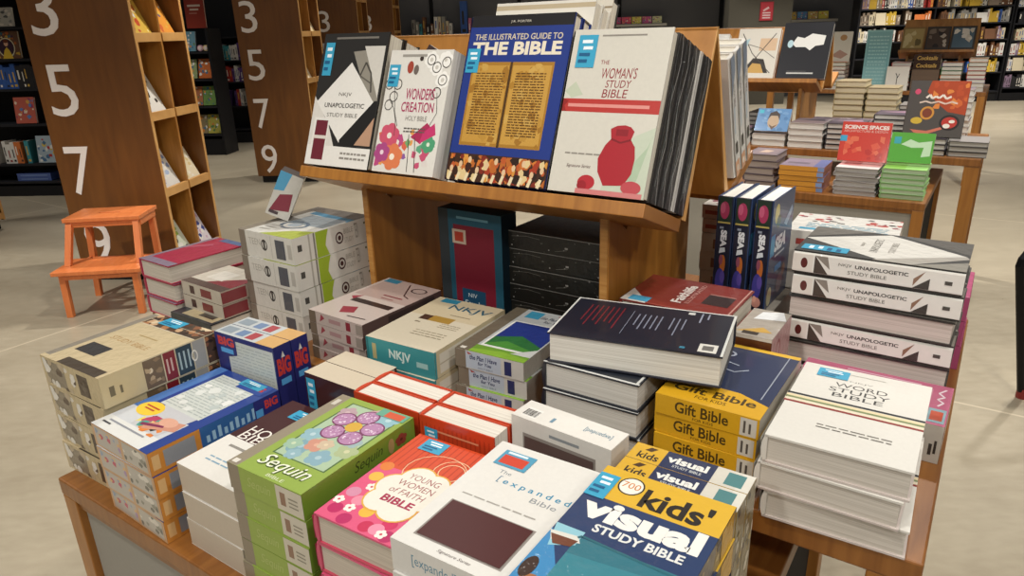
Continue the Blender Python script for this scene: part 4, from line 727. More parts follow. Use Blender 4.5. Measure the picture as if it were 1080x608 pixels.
LEVELS = (.115, .55, .985, 1.41, 1.845)
def numbered_unit(u0, v0, label, digits, W=.62, D=.56, H=2.3):
    t = empty('numbered_shelf_unit', FR(u0, v0, 0)); tag(t, label, 'shelf unit', 'numbered oak shelf units')
    g = M(); g.box(.03, .03, 0, W - .03, D - .03, .07, BLACK); g.obj('plinth', t)
    g = M(); g.box(0, 0, .07, W, .022, H, PANELW); g.obj('end_panel', t, .002)
    g = M(); g.box(0, D - .022, .07, W, D, H, PANELW); g.obj('end_panel', t, .002)
    g = M(); g.box(.01, .022, .07, W - .27, D - .022, H, BAYW); g.obj('core', t)
    g = M(); g.box(W - .27, D/2 - .009, .07, W - .004, D/2 + .009, H, BAYW); g.obj('divider', t, .001)
    g = M(); g.box(W, 0, .07, W + .003, .022, H, EDGEW); g.box(W, D - .022, .07, W + .003, D, H, EDGEW); g.obj('edge_strip', t)
    for z in LEVELS:
        g = M()
        for y0, y1 in ((.022, D/2 - .009), (D/2 + .009, D - .022)):
            g.box(W - .27, y0, z - .035, W - .002, y1, z, BAYW)
            g.box(W - .02, y0, z - .036, W + .002, y1, z + .012, EDGEW)
            g.hexa([(W - .27, y0, z), (W - .235, y0, z), (W - .235, y1, z), (W - .27, y1, z)], [(W - .27, y0, z + .38), (W - .262, y0, z + .38), (W - .262, y1, z + .38), (W - .27, y1, z + .38)], BAYW)
        g.obj('shelf', t, .001)
    for i, (d, z0, z1) in enumerate(digits):
        vs, fs = text_mesh(d, .0)
        x0, w = .055 + .004*i, {'3': .16, '5': .165, '7': .15, '9': .155, '1': .07}[d]
        g = M()
        pf = [(x0 + a*w, -.0008, z0 + b*(z1 - z0)) for a, b in vs]
        g.raw(pf, fs, DIGIT)
        o = g.obj('digit', t); sol = o.modifiers.new('thickness', 'SOLIDIFY'); sol.thickness = .004; sol.offset = 0
    return t
DG = [('3', 1.42, 1.70), ('5', .99, 1.27), ('7', .54, .82), ('9', .10, .38)]
units = [(-2.945, 3.93, 'oak unit with digits 3, 5, 7 and 9 behind the orange stool'), (-3.07, 6.89, 'second oak unit with digits 3 to 9, left of the display stand'),
         (-3.52, 10.5, 'third numbered oak unit, showing only its 3 behind the second'), (-3.72, 13.6, 'farthest numbered oak unit beside the dark back wall')]
for u, v, l in units: numbered_unit(u, v, l, DG)
numbered_unit(-5.10, 4.69, 'oak unit cut by the left frame edge, only its lower corner showing', DG)
def bay_book(i, lev, cell, p, label, group=None, spin=0, tilt=24):
    u, v, _ = units[i]; W, H, T = p.dim; t = RAD(tilt)
    n = (math.cos(t), 0, math.sin(t)); up = (-math.sin(t), 0, math.cos(t))
    y0 = .022 + (.258 if cell else .0) + (.258 - W) / 2 - .01
    x = .62 - .024 - T * math.cos(t) + .0
    m = FR(u, v, 0) @ Matrix.Translation((x - .008, y0, LEVELS[lev] + .001)) @ axes((0, 1, 0), up, n)
    place(p, 'picture_book', label, 'book', group, m)
def kid(c, seed, cols, W=.2, H=.235, T=.014):
    return hardback(W, H, T, c, {'front': [('r',0,0,1,1,c)] + blobs(.04,.04,.96,.96,20,cols,.06,.16,seed,.8), 'spine': []}, 'gloss', page='#e6e2d8')
bay_book(0, 3, 0, kid('#e0b84a', 1, ['#d8742c','#f0dca0','#c9502c','#e8e4d8'], .21, .27), 'yellow picture book with orange animal face in the nearest unit, upper near bay', 'face-out picture books in the oak units')
bay_book(0, 3, 1, kid('#e0953a', 2, ['#d8b04a','#e8e4d8','#3a3f86','#c9602c'], .2, .26), 'orange and white picture book in the nearest unit, upper far bay', 'face-out picture books in the oak units')
bay_book(0, 2, 0, kid('#e4e0d6', 3, ['#2a2826','#e4e0d6','#2a2826'], .2, .24), 'white picture book with black shapes in the nearest unit, middle bay', 'face-out picture books in the oak units')
bay_book(0, 1, 0, kid('#dcd8d0', 4, ['#7f8fb8','#c9b0c0','#e4e0d6','#a8b8d0'], .2, .24), 'pale blue-flecked picture book in the nearest unit, third row near bay', 'face-out picture books in the oak units')
bay_book(0, 1, 1, kid('#e2d4b4', 5, ['#d8c08a','#e8e0d0'], .19, .2), 'cream picture book in the nearest unit, third row far bay', 'face-out picture books in the oak units')
bay_book(0, 0, 0, kid('#cfd4c0', 6, ['#8fae4c','#6a6a68','#e4e0d6','#3a3a3a'], .2, .22), 'white and green picture book in the nearest unit, lowest near bay', 'face-out picture books in the oak units')
bay_book(0, 0, 1, kid('#d8d0d4', 7, ['#7a3f6a','#c9a0b8','#3f4a8a','#e4e0d6'], .2, .22), 'purple-flecked picture book in the nearest unit, lowest far bay', 'face-out picture books in the oak units')
bay_book(1, 3, 1, kid('#f0dcae', 8, ['#e8c88a','#f4ecd8']), 'cream picture book in the second unit, upper bay', 'face-out picture books in the oak units')
bay_book(1, 2, 0, kid('#f0e2c4', 9, ['#e8c88a','#f4ecd8']), 'cream picture book in the second unit, middle bay', 'face-out picture books in the oak units')

# ---------------------------------------------------------------- generic shelf books
PAL = dict(white='#d8d4cc', grey='#8f8c86', black='#2c2b2d', red='#a8352f', blue='#35589a', green='#4a7a4c', yellow='#c9a63c', orange='#c8703a', brown='#6c4a34', purple='#5c4480', pink='#c0708c', teal='#3c8890', cream='#cfc2a4', taupe='#8a7a6a', mauve='#8a7488')
SB = {}
def spine_book(cn, W, H, T, seed):
    key = (cn, W, H, T, seed % 4)
    if key not in SB:
        r = random.Random(seed); c = PAL[cn]; g = M(); b = .003
        g.box(0, 0, 0, W, H, b, mat(c)); g.box(0, 0, T - b, W, H, T, mat(c)); g.box(0, 0, b, b, H, T - b, mat(c))
        g.box(b, .003, b, W - .003, H - .003, T - b, pages())
        o = r.choice(('#e6e0d2', '#2a2826', '#c9a24a')) if cn not in ('white', 'cream') else r.choice(('#8f2f2c', '#2a2826', '#35589a'))
        y = r.uniform(.35, .55)
        g.draw(faces_of(W, H, T)['spine'], [('r', 1 - y - .3, .25, 1 - y + .1, .55, o), ('r', .82, .2, .92, .8, o)] if seed % 4 else [('r', .2, .3, .6, .6, o)], 'card')
        SB[key] = g.mesh('shelved_book')
    return SB[key]
def shelf_row(frame_fn, u0, u1, v, z, hmin, hmax, tmin, tmax, seed, label, group, name='shelved_book', gap=.06, cols=None, facing=.0, maxlean=14):
    r = random.Random(seed); u = u0; names = cols or list(PAL); i = 0
    cur = r.choice(names); left = r.randint(1, 4)
    while u < u1 - tmax:
        if r.random() < gap: u += r.uniform(.03, .09)
        if left <= 0: cur = r.choice(names); left = r.randint(1, 4)
        left -= 1
        T = round(r.uniform(tmin, tmax) * 400) / 400; H = round(r.uniform(hmin, hmax) * 100) / 100; W = .15
        if r.random() < facing and u + .17 < u1:
            T2 = .02; me = spine_book(cur, .16, H, T2, seed * 31 + i)
            o = bpy.data.objects.new(name, me); COL.objects.link(o)
            o.matrix_world = frame_fn(u, v - .02, z) @ UP_FRONT @ Matrix.Rotation(RAD(-8), 4, 'X')
            tag(o, label('face-out ' + cur), 'book', group); u += .175; i += 1; continue
        me = spine_book(cur, W, H, T, seed * 31 + i)
        o = bpy.data.objects.new(name, me); COL.objects.link(o)
        o.matrix_world = frame_fn(u, v - .001, z) @ UP_SPINE
        tag(o, label(cur), 'book', group)
        u += T + .0012; i += 1
def bookcase(name, frame, W, D, zs, H, label, group=None, base=None, divs=()):
    t = empty(name, frame); tag(t, label, 'bookcase', group)
    g = M(); g.box(0, D - .02, 0, W, D, H, BLACK); g.obj('back_panel', t)
    for x in (0, W - .025): 
        g = M(); g.box(x, 0, 0, x + .025, D - .02, H, BLACK); g.obj('side_panel', t)
    for x in divs:
        g = M(); g.box(x, 0, 0, x + .02, D - .02, H, BLACK); g.obj('divider', t)
    for z in zs:
        g = M(); g.box(.025, -.004, z - .022, W - .025, D - .02, z, BLACK2); g.obj('shelf', t)
    if base:
        g = M(); g.box(.025, .01, 0, W - .025, D - .02, base, BLACK); g.obj('base', t)
    return t
ORDS = ['lowest', 'second', 'third', 'fourth', 'fifth', 'sixth', 'seventh']
MIX = ['white', 'white', 'cream', 'grey', 'black', 'red', 'blue', 'taupe', 'yellow', 'orange', 'brown', 'mauve', 'cream', 'white', 'grey', 'taupe', 'black', 'grey', 'brown']
# right wall bookcase, two bays
ZL = (.168, .477, .735, .997, 1.26, 1.515, 1.775)
bookcase('wall_bookcase', FR(4.83, 12.9, 0), 2.44, .32, ZL, 2.5, 'tall black bookcase packed with books along the far right wall', 'black wall bookcases', .14, (1.2,))
for i, z in enumerate(ZL):
    if i < 1: continue
    a, b = (4.87, 6.02), (6.06, 7.24)
    for k, (p, q) in enumerate((a, b)):
        if i < 3 and k == 0: continue
        shelf_row(FR, p, q, 12.92, z + .0005,   .15, .225, .026, .05, 100 + i*7 + k, lambda c, i=i, k=k: f'{c} book in the far wall bookcase, {ORDS[i]} shelf, {"left" if k == 0 else "right"} bay', f'packed books on the {ORDS[i]} shelf of the far bookcase', cols=MIX, facing=.08, gap=.1)
bookcase('wall_bookcase', FR(7.28, 12.88, 0), 1.2, .32, (.22, .485, .733, .967, 1.23, 1.48, 1.73), 2.5, 'second black bookcase cut by the right frame edge', 'black wall bookcases', .13)
for i, z in enumerate((.22, .485, .733, .967, 1.23, 1.48)):
    shelf_row(FR, 7.32, 7.75, 12.90, z + .0005, .16, .22, .026, .05, 300 + i*3, lambda c, i=i: f'{c} book in the right-edge bookcase, {ORDS[i]} shelf', f'packed books on the {ORDS[i]} shelf of the right-edge bookcase', cols=MIX, facing=.05)
# left bookcase
bookcase('black_bookcase', FR(-6.6, 6.42, 0), 2.1, .34, (.145, .315, .683, 1.0, 1.26, 1.53, 1.8), 2.3, 'black bookcase at the far left behind the nearest oak unit', 'black bookcases on the left', .1)
def face(fr, u, v, z, p, label, lean=8, grp=None, name='picture_book', spin=0):
    return place(p, name, label, 'book', grp, fr(u, v, z + .001 + p.dim[2]*math.sin(RAD(lean)), spin) @ UP_FRONT @ Matrix.Rotation(RAD(-lean), 4, 'X'))
KD = lambda c, s, cols, W, H: kid(c, s, cols, W, H, .02)
face(FR, -5.14, 6.44, 1.26, hardback(.25, .235, .02, '#8a6a3c', {'front': [('r',0,0,1,1,'#6a4a34')] + blobs(.02,.02,.98,.98,40,['#c9a23c','#8a2f3a','#d8c48a','#3f6a7a','#b5602c','#4a2a4a'],.05,.1,131,1) + [('e',.5,.4,.3,.34,'#3a2434'), ('o',.5,.4,.32,.36,.9,'#d8cfa8'), ('p',[(.3,.0),(.7,.0),(.6,.3),(.5,.42),(.4,.3)],'#d8b43a'), ('e',.5,.55,.08,.1,'#d8a88a'), ('e',.5,.64,.1,.07,'#6a3420')]}, 'gloss'), 'large ornate picture book with a yellow figure, left bookcase', 5)
face(FR, -5.12, 6.44, 1.53, KD('#b8b4a8', 132, ['#5a5a58','#d8d0c0','#8a8a86'], .23, .16), 'grey face-out book on the upper shelf of the left bookcase')
face(FR, -5.10, 6.44, .683, KD('#b05a4a', 133, ['#c9944a','#8a3a5a','#d8c0a8','#5a7aa8'], .2, .235), 'red and gold face-out book, middle of the left bookcase')
face(FR, -4.98, 6.44, .315, KD('#9aa8b0', 134, ['#a83a3a','#d8d4cc','#4a6a8a','#c9b04a'], .2, .25), 'blue-grey face-out book, lower right of the left bookcase')
for u0_, u1_, z_, sd, cl, nm in ((-5.35, -4.62, 1.0, 401, ['blue', 'blue', 'purple', 'teal', 'black', 'yellow'], 'fourth'), (-5.5, -5.02, .315, 402, ['red', 'orange', 'white', 'purple', 'teal'], 'second')):
    shelf_row(FR, u0_, u1_, 6.44, z_ + .0005, .18, .22, .025, .05, sd, lambda c, nm=nm: f'{c} book standing on the {nm} shelf of the left bookcase', f'books on the {nm} shelf of the left bookcase', cols=cl)
flat = carton(.34, .22, .035, '#3a4f8a', {'foot': [('r',0,0,1,1,'#4a5f9a'), ('r',.1,.3,.9,.6,'#6f86b8')]}, 'gloss')
for k in range(2): place(flat, 'boxed_book', ['blue boxed book lying on the bottom shelf of the left bookcase, lower', 'blue boxed book lying on the bottom shelf of the left bookcase, upper'][k], 'box', 'blue boxes on the bottom shelf', FR(-5.26, 6.45, .1455 + .0352*k))
# display cases between the two nearest oak units
bookcase('display_bookcase', FR(-4.80, 8.7, 0), .56, .35, (.26, .60, .92, 1.235), 1.5, 'low black display case between the two nearest oak units', 'black display cases', .2)
bookcase('display_bookcase', FR(-5.4, 9.75, 0), 1.6, .35, (.19, .5, .82, 1.1, 1.4), 2.3, 'tall black display case behind the low one, left background', 'black display cases', .15)
face(FR, -4.5, 8.78, 1.5, hardback(.24, .32, .02, '#8f3424', {'front': [('r',0,0,1,1,'#93382a'), ('r',.15,.75,.8,.82,'#d8c8b8'), ('r',.25,.62,.7,.68,'#d8c8b8'), ('r',.2,.5,.6,.54,'#b87a68')]}, 'gloss'), 'red book with pale lettering on top of the low display case', 4)
cnt = 0
for lv, us in ((1.235, (-4.76, -4.58)), (.92, (-4.62, -4.44)), (.60, (-4.77, -4.605, -4.44)), (.26, (-4.77, -4.605, -4.44))):
    for u in us:
        c = ['#7fa0b8', '#5f8a9a', '#8a9a6a', '#b5602c', '#c9803a', '#a86a4a', '#6a8a4a', '#b89a4a', '#8a7a5a', '#a8a04a'][cnt]
        face(FR, u, 8.74, lv, KD(c, 140 + cnt, ['#d8d4cc', '#3f6a8a', '#c9803a', '#5a7a4a'], .158, .23), f'{["pale blue","teal","olive","rust","orange","brown","green","tan","grey-brown","mustard"][cnt]} face-out book in the low black display case', 14, 'face-out books in the low display case'); cnt += 1
plush = M(); 
for i, z_ in enumerate((.5, .82, 1.1)):
    shelf_row(FR, -5.0, -4.25, 9.77, z_ + .0005, .17, .22, .02, .045, 420 + i, lambda c, i=i: f'{c} book in the tall display case, {["second","third","fourth"][i]} shelf', f'books on the {["second","third","fourth"][i]} shelf of the tall display case', cols=['teal', 'cream', 'green', 'purple', 'red', 'grey', 'blue', 'white'])
for k, (u, c) in enumerate(((-4.37, '#d8a8b8'), (-4.3, '#d8c08a'))):
    g = M(); n = 20
    pts = [(0.034*math.cos(2*math.pi*i/n), .05 + 0.034*math.sin(2*math.pi*i/n)) for i in range(n)]
    g.prism(pts, 1, 0, .03, mat(c)); 
    pts2 = [(.022*math.cos(2*math.pi*i/n), .05 + .022*math.sin(2*math.pi*i/n)) for i in range(n)]
    g.prism(pts2, 1, -.004, 0, mat('#e8d8d0'))
    o = g.obj('round_book'); o.matrix_world = FR(u, 8.73, 1.236) ; tag(o, ['round pink shaped book on the low display case', 'round yellow shaped book on the low display case'][k], 'book', 'round shaped books'); o.location.z -= .009
# back wall ledges with books
def wall_ledge(u0, u1, z, label):
    g = M(); g.box(0, 0, -.03, u1 - u0, .25, 0, BLACK); g.box(0, -.006, -.04, u1 - u0, 0, .004, mat('#b9b4aa')); o = g.obj('wall_ledge'); o.matrix_world = FR(u0, 14.33, z); tag(o, label, 'shelf', 'narrow ledges on the back wall')
wall_ledge(-3.1, -1.55, 1.30, 'black wall ledge with leaning books, behind the stand\'s left end')
wall_ledge(.45, 1.9, 1.40, 'black wall ledge with bright magazines, right of the blue guide books')
wall_ledge(3.86, 5.0, 1.385, 'black wall ledge with magazines, left of the wall bookcase')
r_ = random.Random(9); u = -2.92
for i in range(11):
    cn = ['grey', 'grey', 'teal', 'brown', 'black', 'brown', 'white', 'cream', 'grey', 'cream', 'white'][i]; T = r_.choice((.05, .06, .07)); H = r_.choice((.22, .26, .3, .34))
    o = bpy.data.objects.new('shelved_book', spine_book(cn, .15, H, T, 50 + i)); COL.objects.link(o)
    o.matrix_world = FR(u, 14.36, 1.3045) @ UP_SPINE; tag(o, f'{cn} book on the back wall ledge, {["leftmost","second","third","fourth","fifth","sixth","seventh","eighth","ninth","tenth","eleventh"][i]} from the left', 'book', 'books on the left wall ledge'); u += T + .012
o = bpy.data.objects.new('shelved_book', spine_book('blue', .15, .6, .13, 77)); COL.objects.link(o); o.matrix_world = FR(-1.98, 14.36, 1.3045) @ UP_SPINE; tag(o, 'tall blue folder at the right end of the back wall ledge', 'book')
o = bpy.data.objects.new('shelved_book', spine_book('pink', .15, .3, .05, 78)); COL.objects.link(o); o.matrix_world = FR(-1.83, 14.36, 1.3045) @ UP_SPINE; tag(o, 'pink book beside the tall blue folder on the back wall ledge', 'book')
MG = {}
for k, (u0_, n_, z_) in enumerate(((.5, 7, 1.4045), (3.9, 5, 1.3895))):
    for i in range(n_):
        c = [['#c9c25a', '#8a7ab8', '#c94a78', '#d8506a', '#d8c85a', '#c95a8a', '#c9c89a'], ['#d8c0c8', '#c9a84a', '#5a8ab8', '#c9b06a', '#d8c85a']][k][i]
        p = KD(c, 160 + 10*k + i, ['#e8e4d8', '#3f6a8a', '#c94a5a', '#d8c85a'], .17, .12 if k == 0 else .13)
        face(FR, u0_ + .19*i, 14.37, z_, p, f'{["yellow","violet","rose","coral","lemon","pink","pale green","pale pink","amber","blue","tan","straw"][i + 7*k]} magazine standing on the {["middle", "right"][k]} back wall ledge', 10, f'magazines on the {["middle", "right"][k]} wall ledge', 'magazine')
g = M(); g.box(0, 0, 0, 1.05, .4, 3.3, mat('#4c483e', 'matte')); o = struct(g.obj('pillar')); o.matrix_world = FR(2.79, 13.2, 0)
g = M(); g.box(0, 0, 0, .22, .012, .3, mat('#8f2730')); g.draw(((0,0,0),(1,0,0),(0,0,1),.22,.3), [('r',.06,.05,.94,.95,'#a8343c'), ('p',[(.2,.55),(.6,.75),(.7,.65),(.3,.5)],'#c9a8a8'), ('r',.2,.38,.8,.45,'#c9b0b0'), ('r',.2,.25,.8,.32,'#c9b0b0'), ('r',.2,.12,.8,.19,'#c9b0b0')])
o = g.obj('wall_sign'); o.matrix_world = FR(3.3, 13.187, 1.39); tag(o, 'small red notice fixed to the grey pillar', 'sign')
# black tube rack at the right frame edge
g = M(); R_ = .06
arc = [(-.25*z, 0, z) for z in (.03, .2, .4, .54)] + [(-.135 + R_ - R_*math.cos(a), 0, .54 + R_*math.sin(a)) for a in (.4, .8, 1.2, 1.57)] + [(.3, 0, .6), (.5, 0, .6)] + [(.635 + R_*math.sin(a), 0, .6 - R_ + R_*math.cos(a)) for a in (.4, .8, 1.2, 1.57)] + [(.66, 0, .4), (.56, 0, .03)]
t = empty('tube_rack', Matrix.Translation((1.932, 2.39, 0)) @ Matrix.Rotation(RAD(8), 4, 'Z')); tag(t, 'black bent metal tube frame cut by the right frame edge', 'rack')
g.tube(arc, .014, mat('#1c1c1e', 'metal'), 12); g.obj('frame', t)
for x in (0, .56):
    g = M(); g.tube([(x, 0, 0), (x, 0, .04)], .02, mat('#8a2f2c'), 12); g.obj('foot', t)

# ---------------------------------------------------------------- background tables
TZ2, LZ2 = TALL_Z + .0005, LOW_Z + .0005
def sb(W, H, T, c, top, page='#e2ddd4', foot=None, fin='card'):
    return hardback(W, H, T, c, {'front': top, **({'foot': foot} if foot else {})}, fin, page)
bn = sb(.14, .2, .03, '#5c4f52', [('r',0,0,1,1,'#6b5c5e'), ('r',.1,.1,.9,.9,'#7a686a'), ('p',[(.3,.3),(.6,.35),(.7,.6),(.4,.7)],'#b59a86')], '#a8988f')
pile(-.893, 3.455, LZ2, [bn]*5, 'book', 'book', 'mauve-brown hardback', 'in the left pile on the low background table', 'mauve-brown hardbacks', 0, 5)
orp = carton(.19, .2, .022, '#cf8a2c', {'front': [('r',0,0,1,1,'#7a6a78'), ('r',.75,.0,1,1,'#5a5f8a'), ('r',.1,.3,.6,.5,'#5c4f5a')], 'foot': [('r',0,0,1,1,'#cf8f34'), ('r',.86,.05,1,.95,'#7f94c0'), ('r',.0,.0,1,.1,'#a8702c')], 'fore': [('r',0,0,1,1,'#b07a6a')]}, 'card')
pile(-.712, 3.455, LZ2, [orp]*5, 'book', 'book', 'orange-spined paperback', 'beside the mauve-brown pile in the background', 'orange paperbacks', 1, 2)
scb = sb(.17, .2, .019, '#9a948f', [('r',0,0,1,1,'#c9908c'), ('r',.0,.0,1,.3,'#d8d0cc'), ('r',.1,.4,.5,.8,'#b5605c')], '#b5b0aa')
pile(-.487, 3.475, LZ2, [scb]*6, 'book', 'book', 'grey paperback', 'beneath the standing red book in the background', 'grey paperbacks under the red book', 0, 2)
grb = sb(.165, .2, .0205, '#8fb87a', [('r',0,0,1,1,'#7fb04c'), ('r',.5,.0,1,1,'#8fbf6a')], '#c0d4b0')
pile(-.304, 3.475, LZ2, [grb]*6, 'book', 'book', 'green paperback', 'at the low background table\'s right end', 'green paperbacks', 0, 2)
sci = softback(.2, .172, .02, '#c2392a', {'front': [('r',0,0,1,1,'#c43a2c'), ('t','SCIENCE SPACES',.05,.82,.95,.92,'#e8dcd4',{'b':.04}), ('t','ARCHITECTURE & DESIGN',.05,.74,.93,.80,'#d8b0a4')] + blobs(.1,.05,.9,.68,16,['#d4553c','#b52f26','#d8694a'],.07,.14,171) + [('r',-.0,.5,.14,.65,'#3f9cc0')]}, 'gloss')
place(sci, 'book', 'red square science book standing on the grey pile, background table', 'book', None, F(-.59, 3.50, LZ2 + .126, 0) @ UP_FRONT @ Matrix.Rotation(RAD(-16), 4, 'X'))
gnb = softback(.165, .13, .02, '#4f9a3a', {'front': [('r',0,0,1,1,'#569e3c'), ('p',[(.25,.6),(.45,.78),(.65,.68),(.95,.75),(.95,.25),(.75,.2),(.78,.52),(.5,.5)],'#b9d4b0'), ('r',.08,.62,.24,.85,'#3f9ca8')]}, 'gloss')
place(gnb, 'book', 'green book with pale flag shape leaning on the green pile', 'book', None, F(-.385, 3.48, LZ2 + .135, 0) @ UP_FRONT @ Matrix.Rotation(RAD(-24), 4, 'X'))
wh = sb(.162, .2, .0295, '#c9c4bc', [('r',0,0,1,1,'#6a5f64'), ('r',.0,.0,1,.5,'#7a6a6c'), ('p',[(.1,.6),(.9,.5),(.8,.9)],'#3f3a44')], '#dcd8d0')
wh2 = sb(.162, .2, .024, '#3f3c3e', [('r',0,0,1,1,'#4a3f4a'), ('p',[(.1,.6),(.9,.5),(.8,.9)],'#8a6a7a')], '#d0ccc4')
dkb = sb(.15, .2, .022, '#57534f', [('r',0,0,1,1,'#8a8480')], '#b5b0a8')
ttops = {}
for k, (u, n, p, d, wr_) in enumerate(((-1.16, 3, wh2, 'dark-covered book', 'at the far left on the tall background table'), (-.975, 2, wh, 'white-edged book', 'beneath the blue portrait book'), (-.797, 4, wh, 'white-edged book', 'right of the blue portrait book'), (-.622, 5, wh2, 'dark-covered book', 'behind the red science book'), (-.445, 3, dkb, 'grey book', 'behind the green book'), (-.274, 3, wh2, 'dark-covered book', 'beneath the standing red food book'), (-.106, 3, dkb, 'grey book', 'at the tall background table\'s right corner'))):
    zt = pile(u, 3.875, TZ2, [p]*n, 'book', 'book', d, wr_, f'books {wr_}', 0, .6, frame=F, jxy=.001); ttops[k] = zt
vin = softback(.165, .125, .02, '#4a7aa8', {'front': [('r',0,0,1,1,'#5a86b4')] + blobs(.02,.02,.98,.98,30,['#6a94bc','#4a76a4','#7aa0c4'],.06,.12,181) + [('e',.52,.42,.17,.3,'#b59a7c'), ('p',[(.34,.5),(.38,.8),(.55,.9),(.68,.75),(.7,.5),(.62,.68),(.42,.68)],'#3a2c24'), ('p',[(.4,.3),(.52,.05),(.66,.3),(.52,.2)],'#5a3f2c'), ('r',.05,.78,.18,.92,'#3fb0c0')]}, 'gloss')
place(vin, 'book', 'small blue book with a painted man\'s head, leaning on a white-edged pile', 'book', None, F(-1.055, 3.80, ttops[1] + .0005, 0) @ UP_FRONT @ Matrix.Rotation(RAD(-33), 4, 'X'))
wine = hardback(.235, .255, .02, '#4a4440', {'front': [('r',0,0,1,1,'#4c4642'), ('p',[(.35,1),(1,1),(1,.4),(.7,.45),(.5,.6),(.3,.8)],'#a8421f')] + blobs(.4,.5,.98,.98,16,['#c9602c','#b54a24','#d8803a'],.05,.1,191) + [('l',[(.3,.69),(.36,.75),(.4,.68),(.46,.72),(.52,.69),(.58,.75),(.64,.68),(.72,.72)],.009,'#e8dcd0'), ('l',[(.2,.6),(.3,.63),(.4,.6),(.52,.63),(.64,.59),(.74,.63),(.84,.6)],.007,'#d8c0b0'), ('o',.36,.42,.12,.12,.7,'#c98a3a'), ('e',.36,.42,.08,.08,'#7a3a24'), ('e',.2,.28,.1,.06,'#c9a83a'), ('p',[(.12,.12),(.4,.1),(.7,.2),(.66,.14),(.4,.04),(.2,.06)],'#c9705a'), ('e',.76,.26,.17,.14,'#2c2422'), ('e',.76,.26,.13,.1,'#b5352c'), ('e',.8,.28,.05,.03,'#e8e0d4'), ('e',.72,.2,.06,.04,'#e8e0d4'), ('e',.14,.8,.05,.05,'#c94a6a')]}, 'gloss')
place(wine, 'book', 'large red and grey food book standing on a pile, right background', 'book', None, F(-.375, 3.80, ttops[5] + .0005, 0) @ UP_FRONT @ Matrix.Rotation(RAD(-20), 4, 'X'))
# inner rows on the tall background table
crm = sb(.15, .2, .03, '#b0a078', [('r',0,0,1,1,'#8a7c60')], '#d0c4a4')
mgz = carton(.3, .2, .012, '#7a6a74', {'front': [('r',0,0,1,1,'#6a5c68')] + blobs(.02,.02,.98,.98,24,['#8a6a78','#3a3440','#b0a0a4','#5a5f78'],.05,.12,221,1)}, 'gloss')
for k, (u, v, n, p, d, nm) in enumerate(((-1.53, 4.12, 5, dkb, 'leftmost inner pile', 'brown-edged book'), (-1.29, 4.12, 4, wh2, 'second inner pile', 'dark-covered book'), (-1.08, 4.12, 6, dkb, 'third inner pile', 'brown-edged book'), (-.70, 4.10, 8, mgz, 'inner pile right of the second stand', 'glossy mauve magazine'), (-.45, 4.10, 6, wh2, 'inner pile behind the red science book', 'dark-covered book'), (-.24, 4.10, 6, wh, 'inner pile behind the food book', 'white-edged book'),
        (-.715, 4.46, 9, crm, 'back pile nearest the second stand', 'cream-edged book'), (-.555, 4.46, 8, crm, 'second back pile from the second stand', 'cream-edged book'), (-.39, 4.46, 7, dkb, 'back pile behind the science book', 'grey-edged book'), (-.22, 4.46, 8, wh, 'back pile behind the food book', 'white-edged book'))):
    pile(u, v, TZ2, [p]*n, 'book', 'book', nm, f'in the {d}, background table', f'{d} of the tall background table', 0, 1.2, frame=F)
# books on the second stand
def on2(p, u, off, name, label, spin=0, lift=.0005):
    W, H, T = p.dim
    return place(p, name, label, 'book', None, ledge_m(u, off, lift, 0, DV, DZ, spin) @ Matrix.Translation((0, 0, -T)))
wsk = hardback(.215, .26, .03, '#dcd6ca', {'front': [('r',0,0,1,1,'#dcd6ca'), ('r',.55,.55,.95,.8,'#d8b898'), ('p',[(.2,.1),(.45,.4),(.7,.38),(.85,.1)],'#3a3430'), ('p',[(.3,.1),(.45,.3),(.65,.28),(.75,.1)],'#c9a05a'), ('l',[(.1,.9),(.4,.5),(.9,.1)],.004,'#4a4440'), ('l',[(.9,.9),(.5,.4),(.1,.05)],.004,'#4a4440'), ('l',[(.2,.7),(.6,.6),(.95,.4)],.003,'#6a6460'), ('p',[(.02,.7),(.3,.8),(.25,.65)],'#a8c4cc')]}, 'gloss', page='#c98a5a')
on2(wsk, -1.235, .02, 'art_book', 'white sketched art book on the second stand')
bkb = hardback(.235, .285, .03, '#26262a', {'front': [('r',0,0,1,1,'#2a2a2e'), ('p',[(.22,.62),(.3,.75),(.45,.72),(.6,.8),(.88,.76),(.86,.6),(.7,.58),(.6,.5),(.5,.56),(.3,.56)],'#e6e4de'), ('e',.18,.62,.06,.07,'#b9d4dc'), ('r',.2,.08,.75,.105,'#cfcdc8'), ('r',.2,.125,.6,.13,'#8a8884')]}, 'gloss')
on2(bkb, -1.005, .02, 'art_book', 'black art book with white shape, right end of the second stand')
wth = softback(.165, .235, .03, W1, {'front': [('r',0,0,1,1,'#dcd8d0'), ('p',[(.0,.5),(.5,.9),(1,.6),(.6,.3)],'#8fb4c0'), ('l',[(.1,.9),(.4,.5),(.9,.1)],.004,'#4a4440')]}, 'wrap')
on2(wth, -1.45, .02, 'art_book', 'pale book at the left end of the second stand')
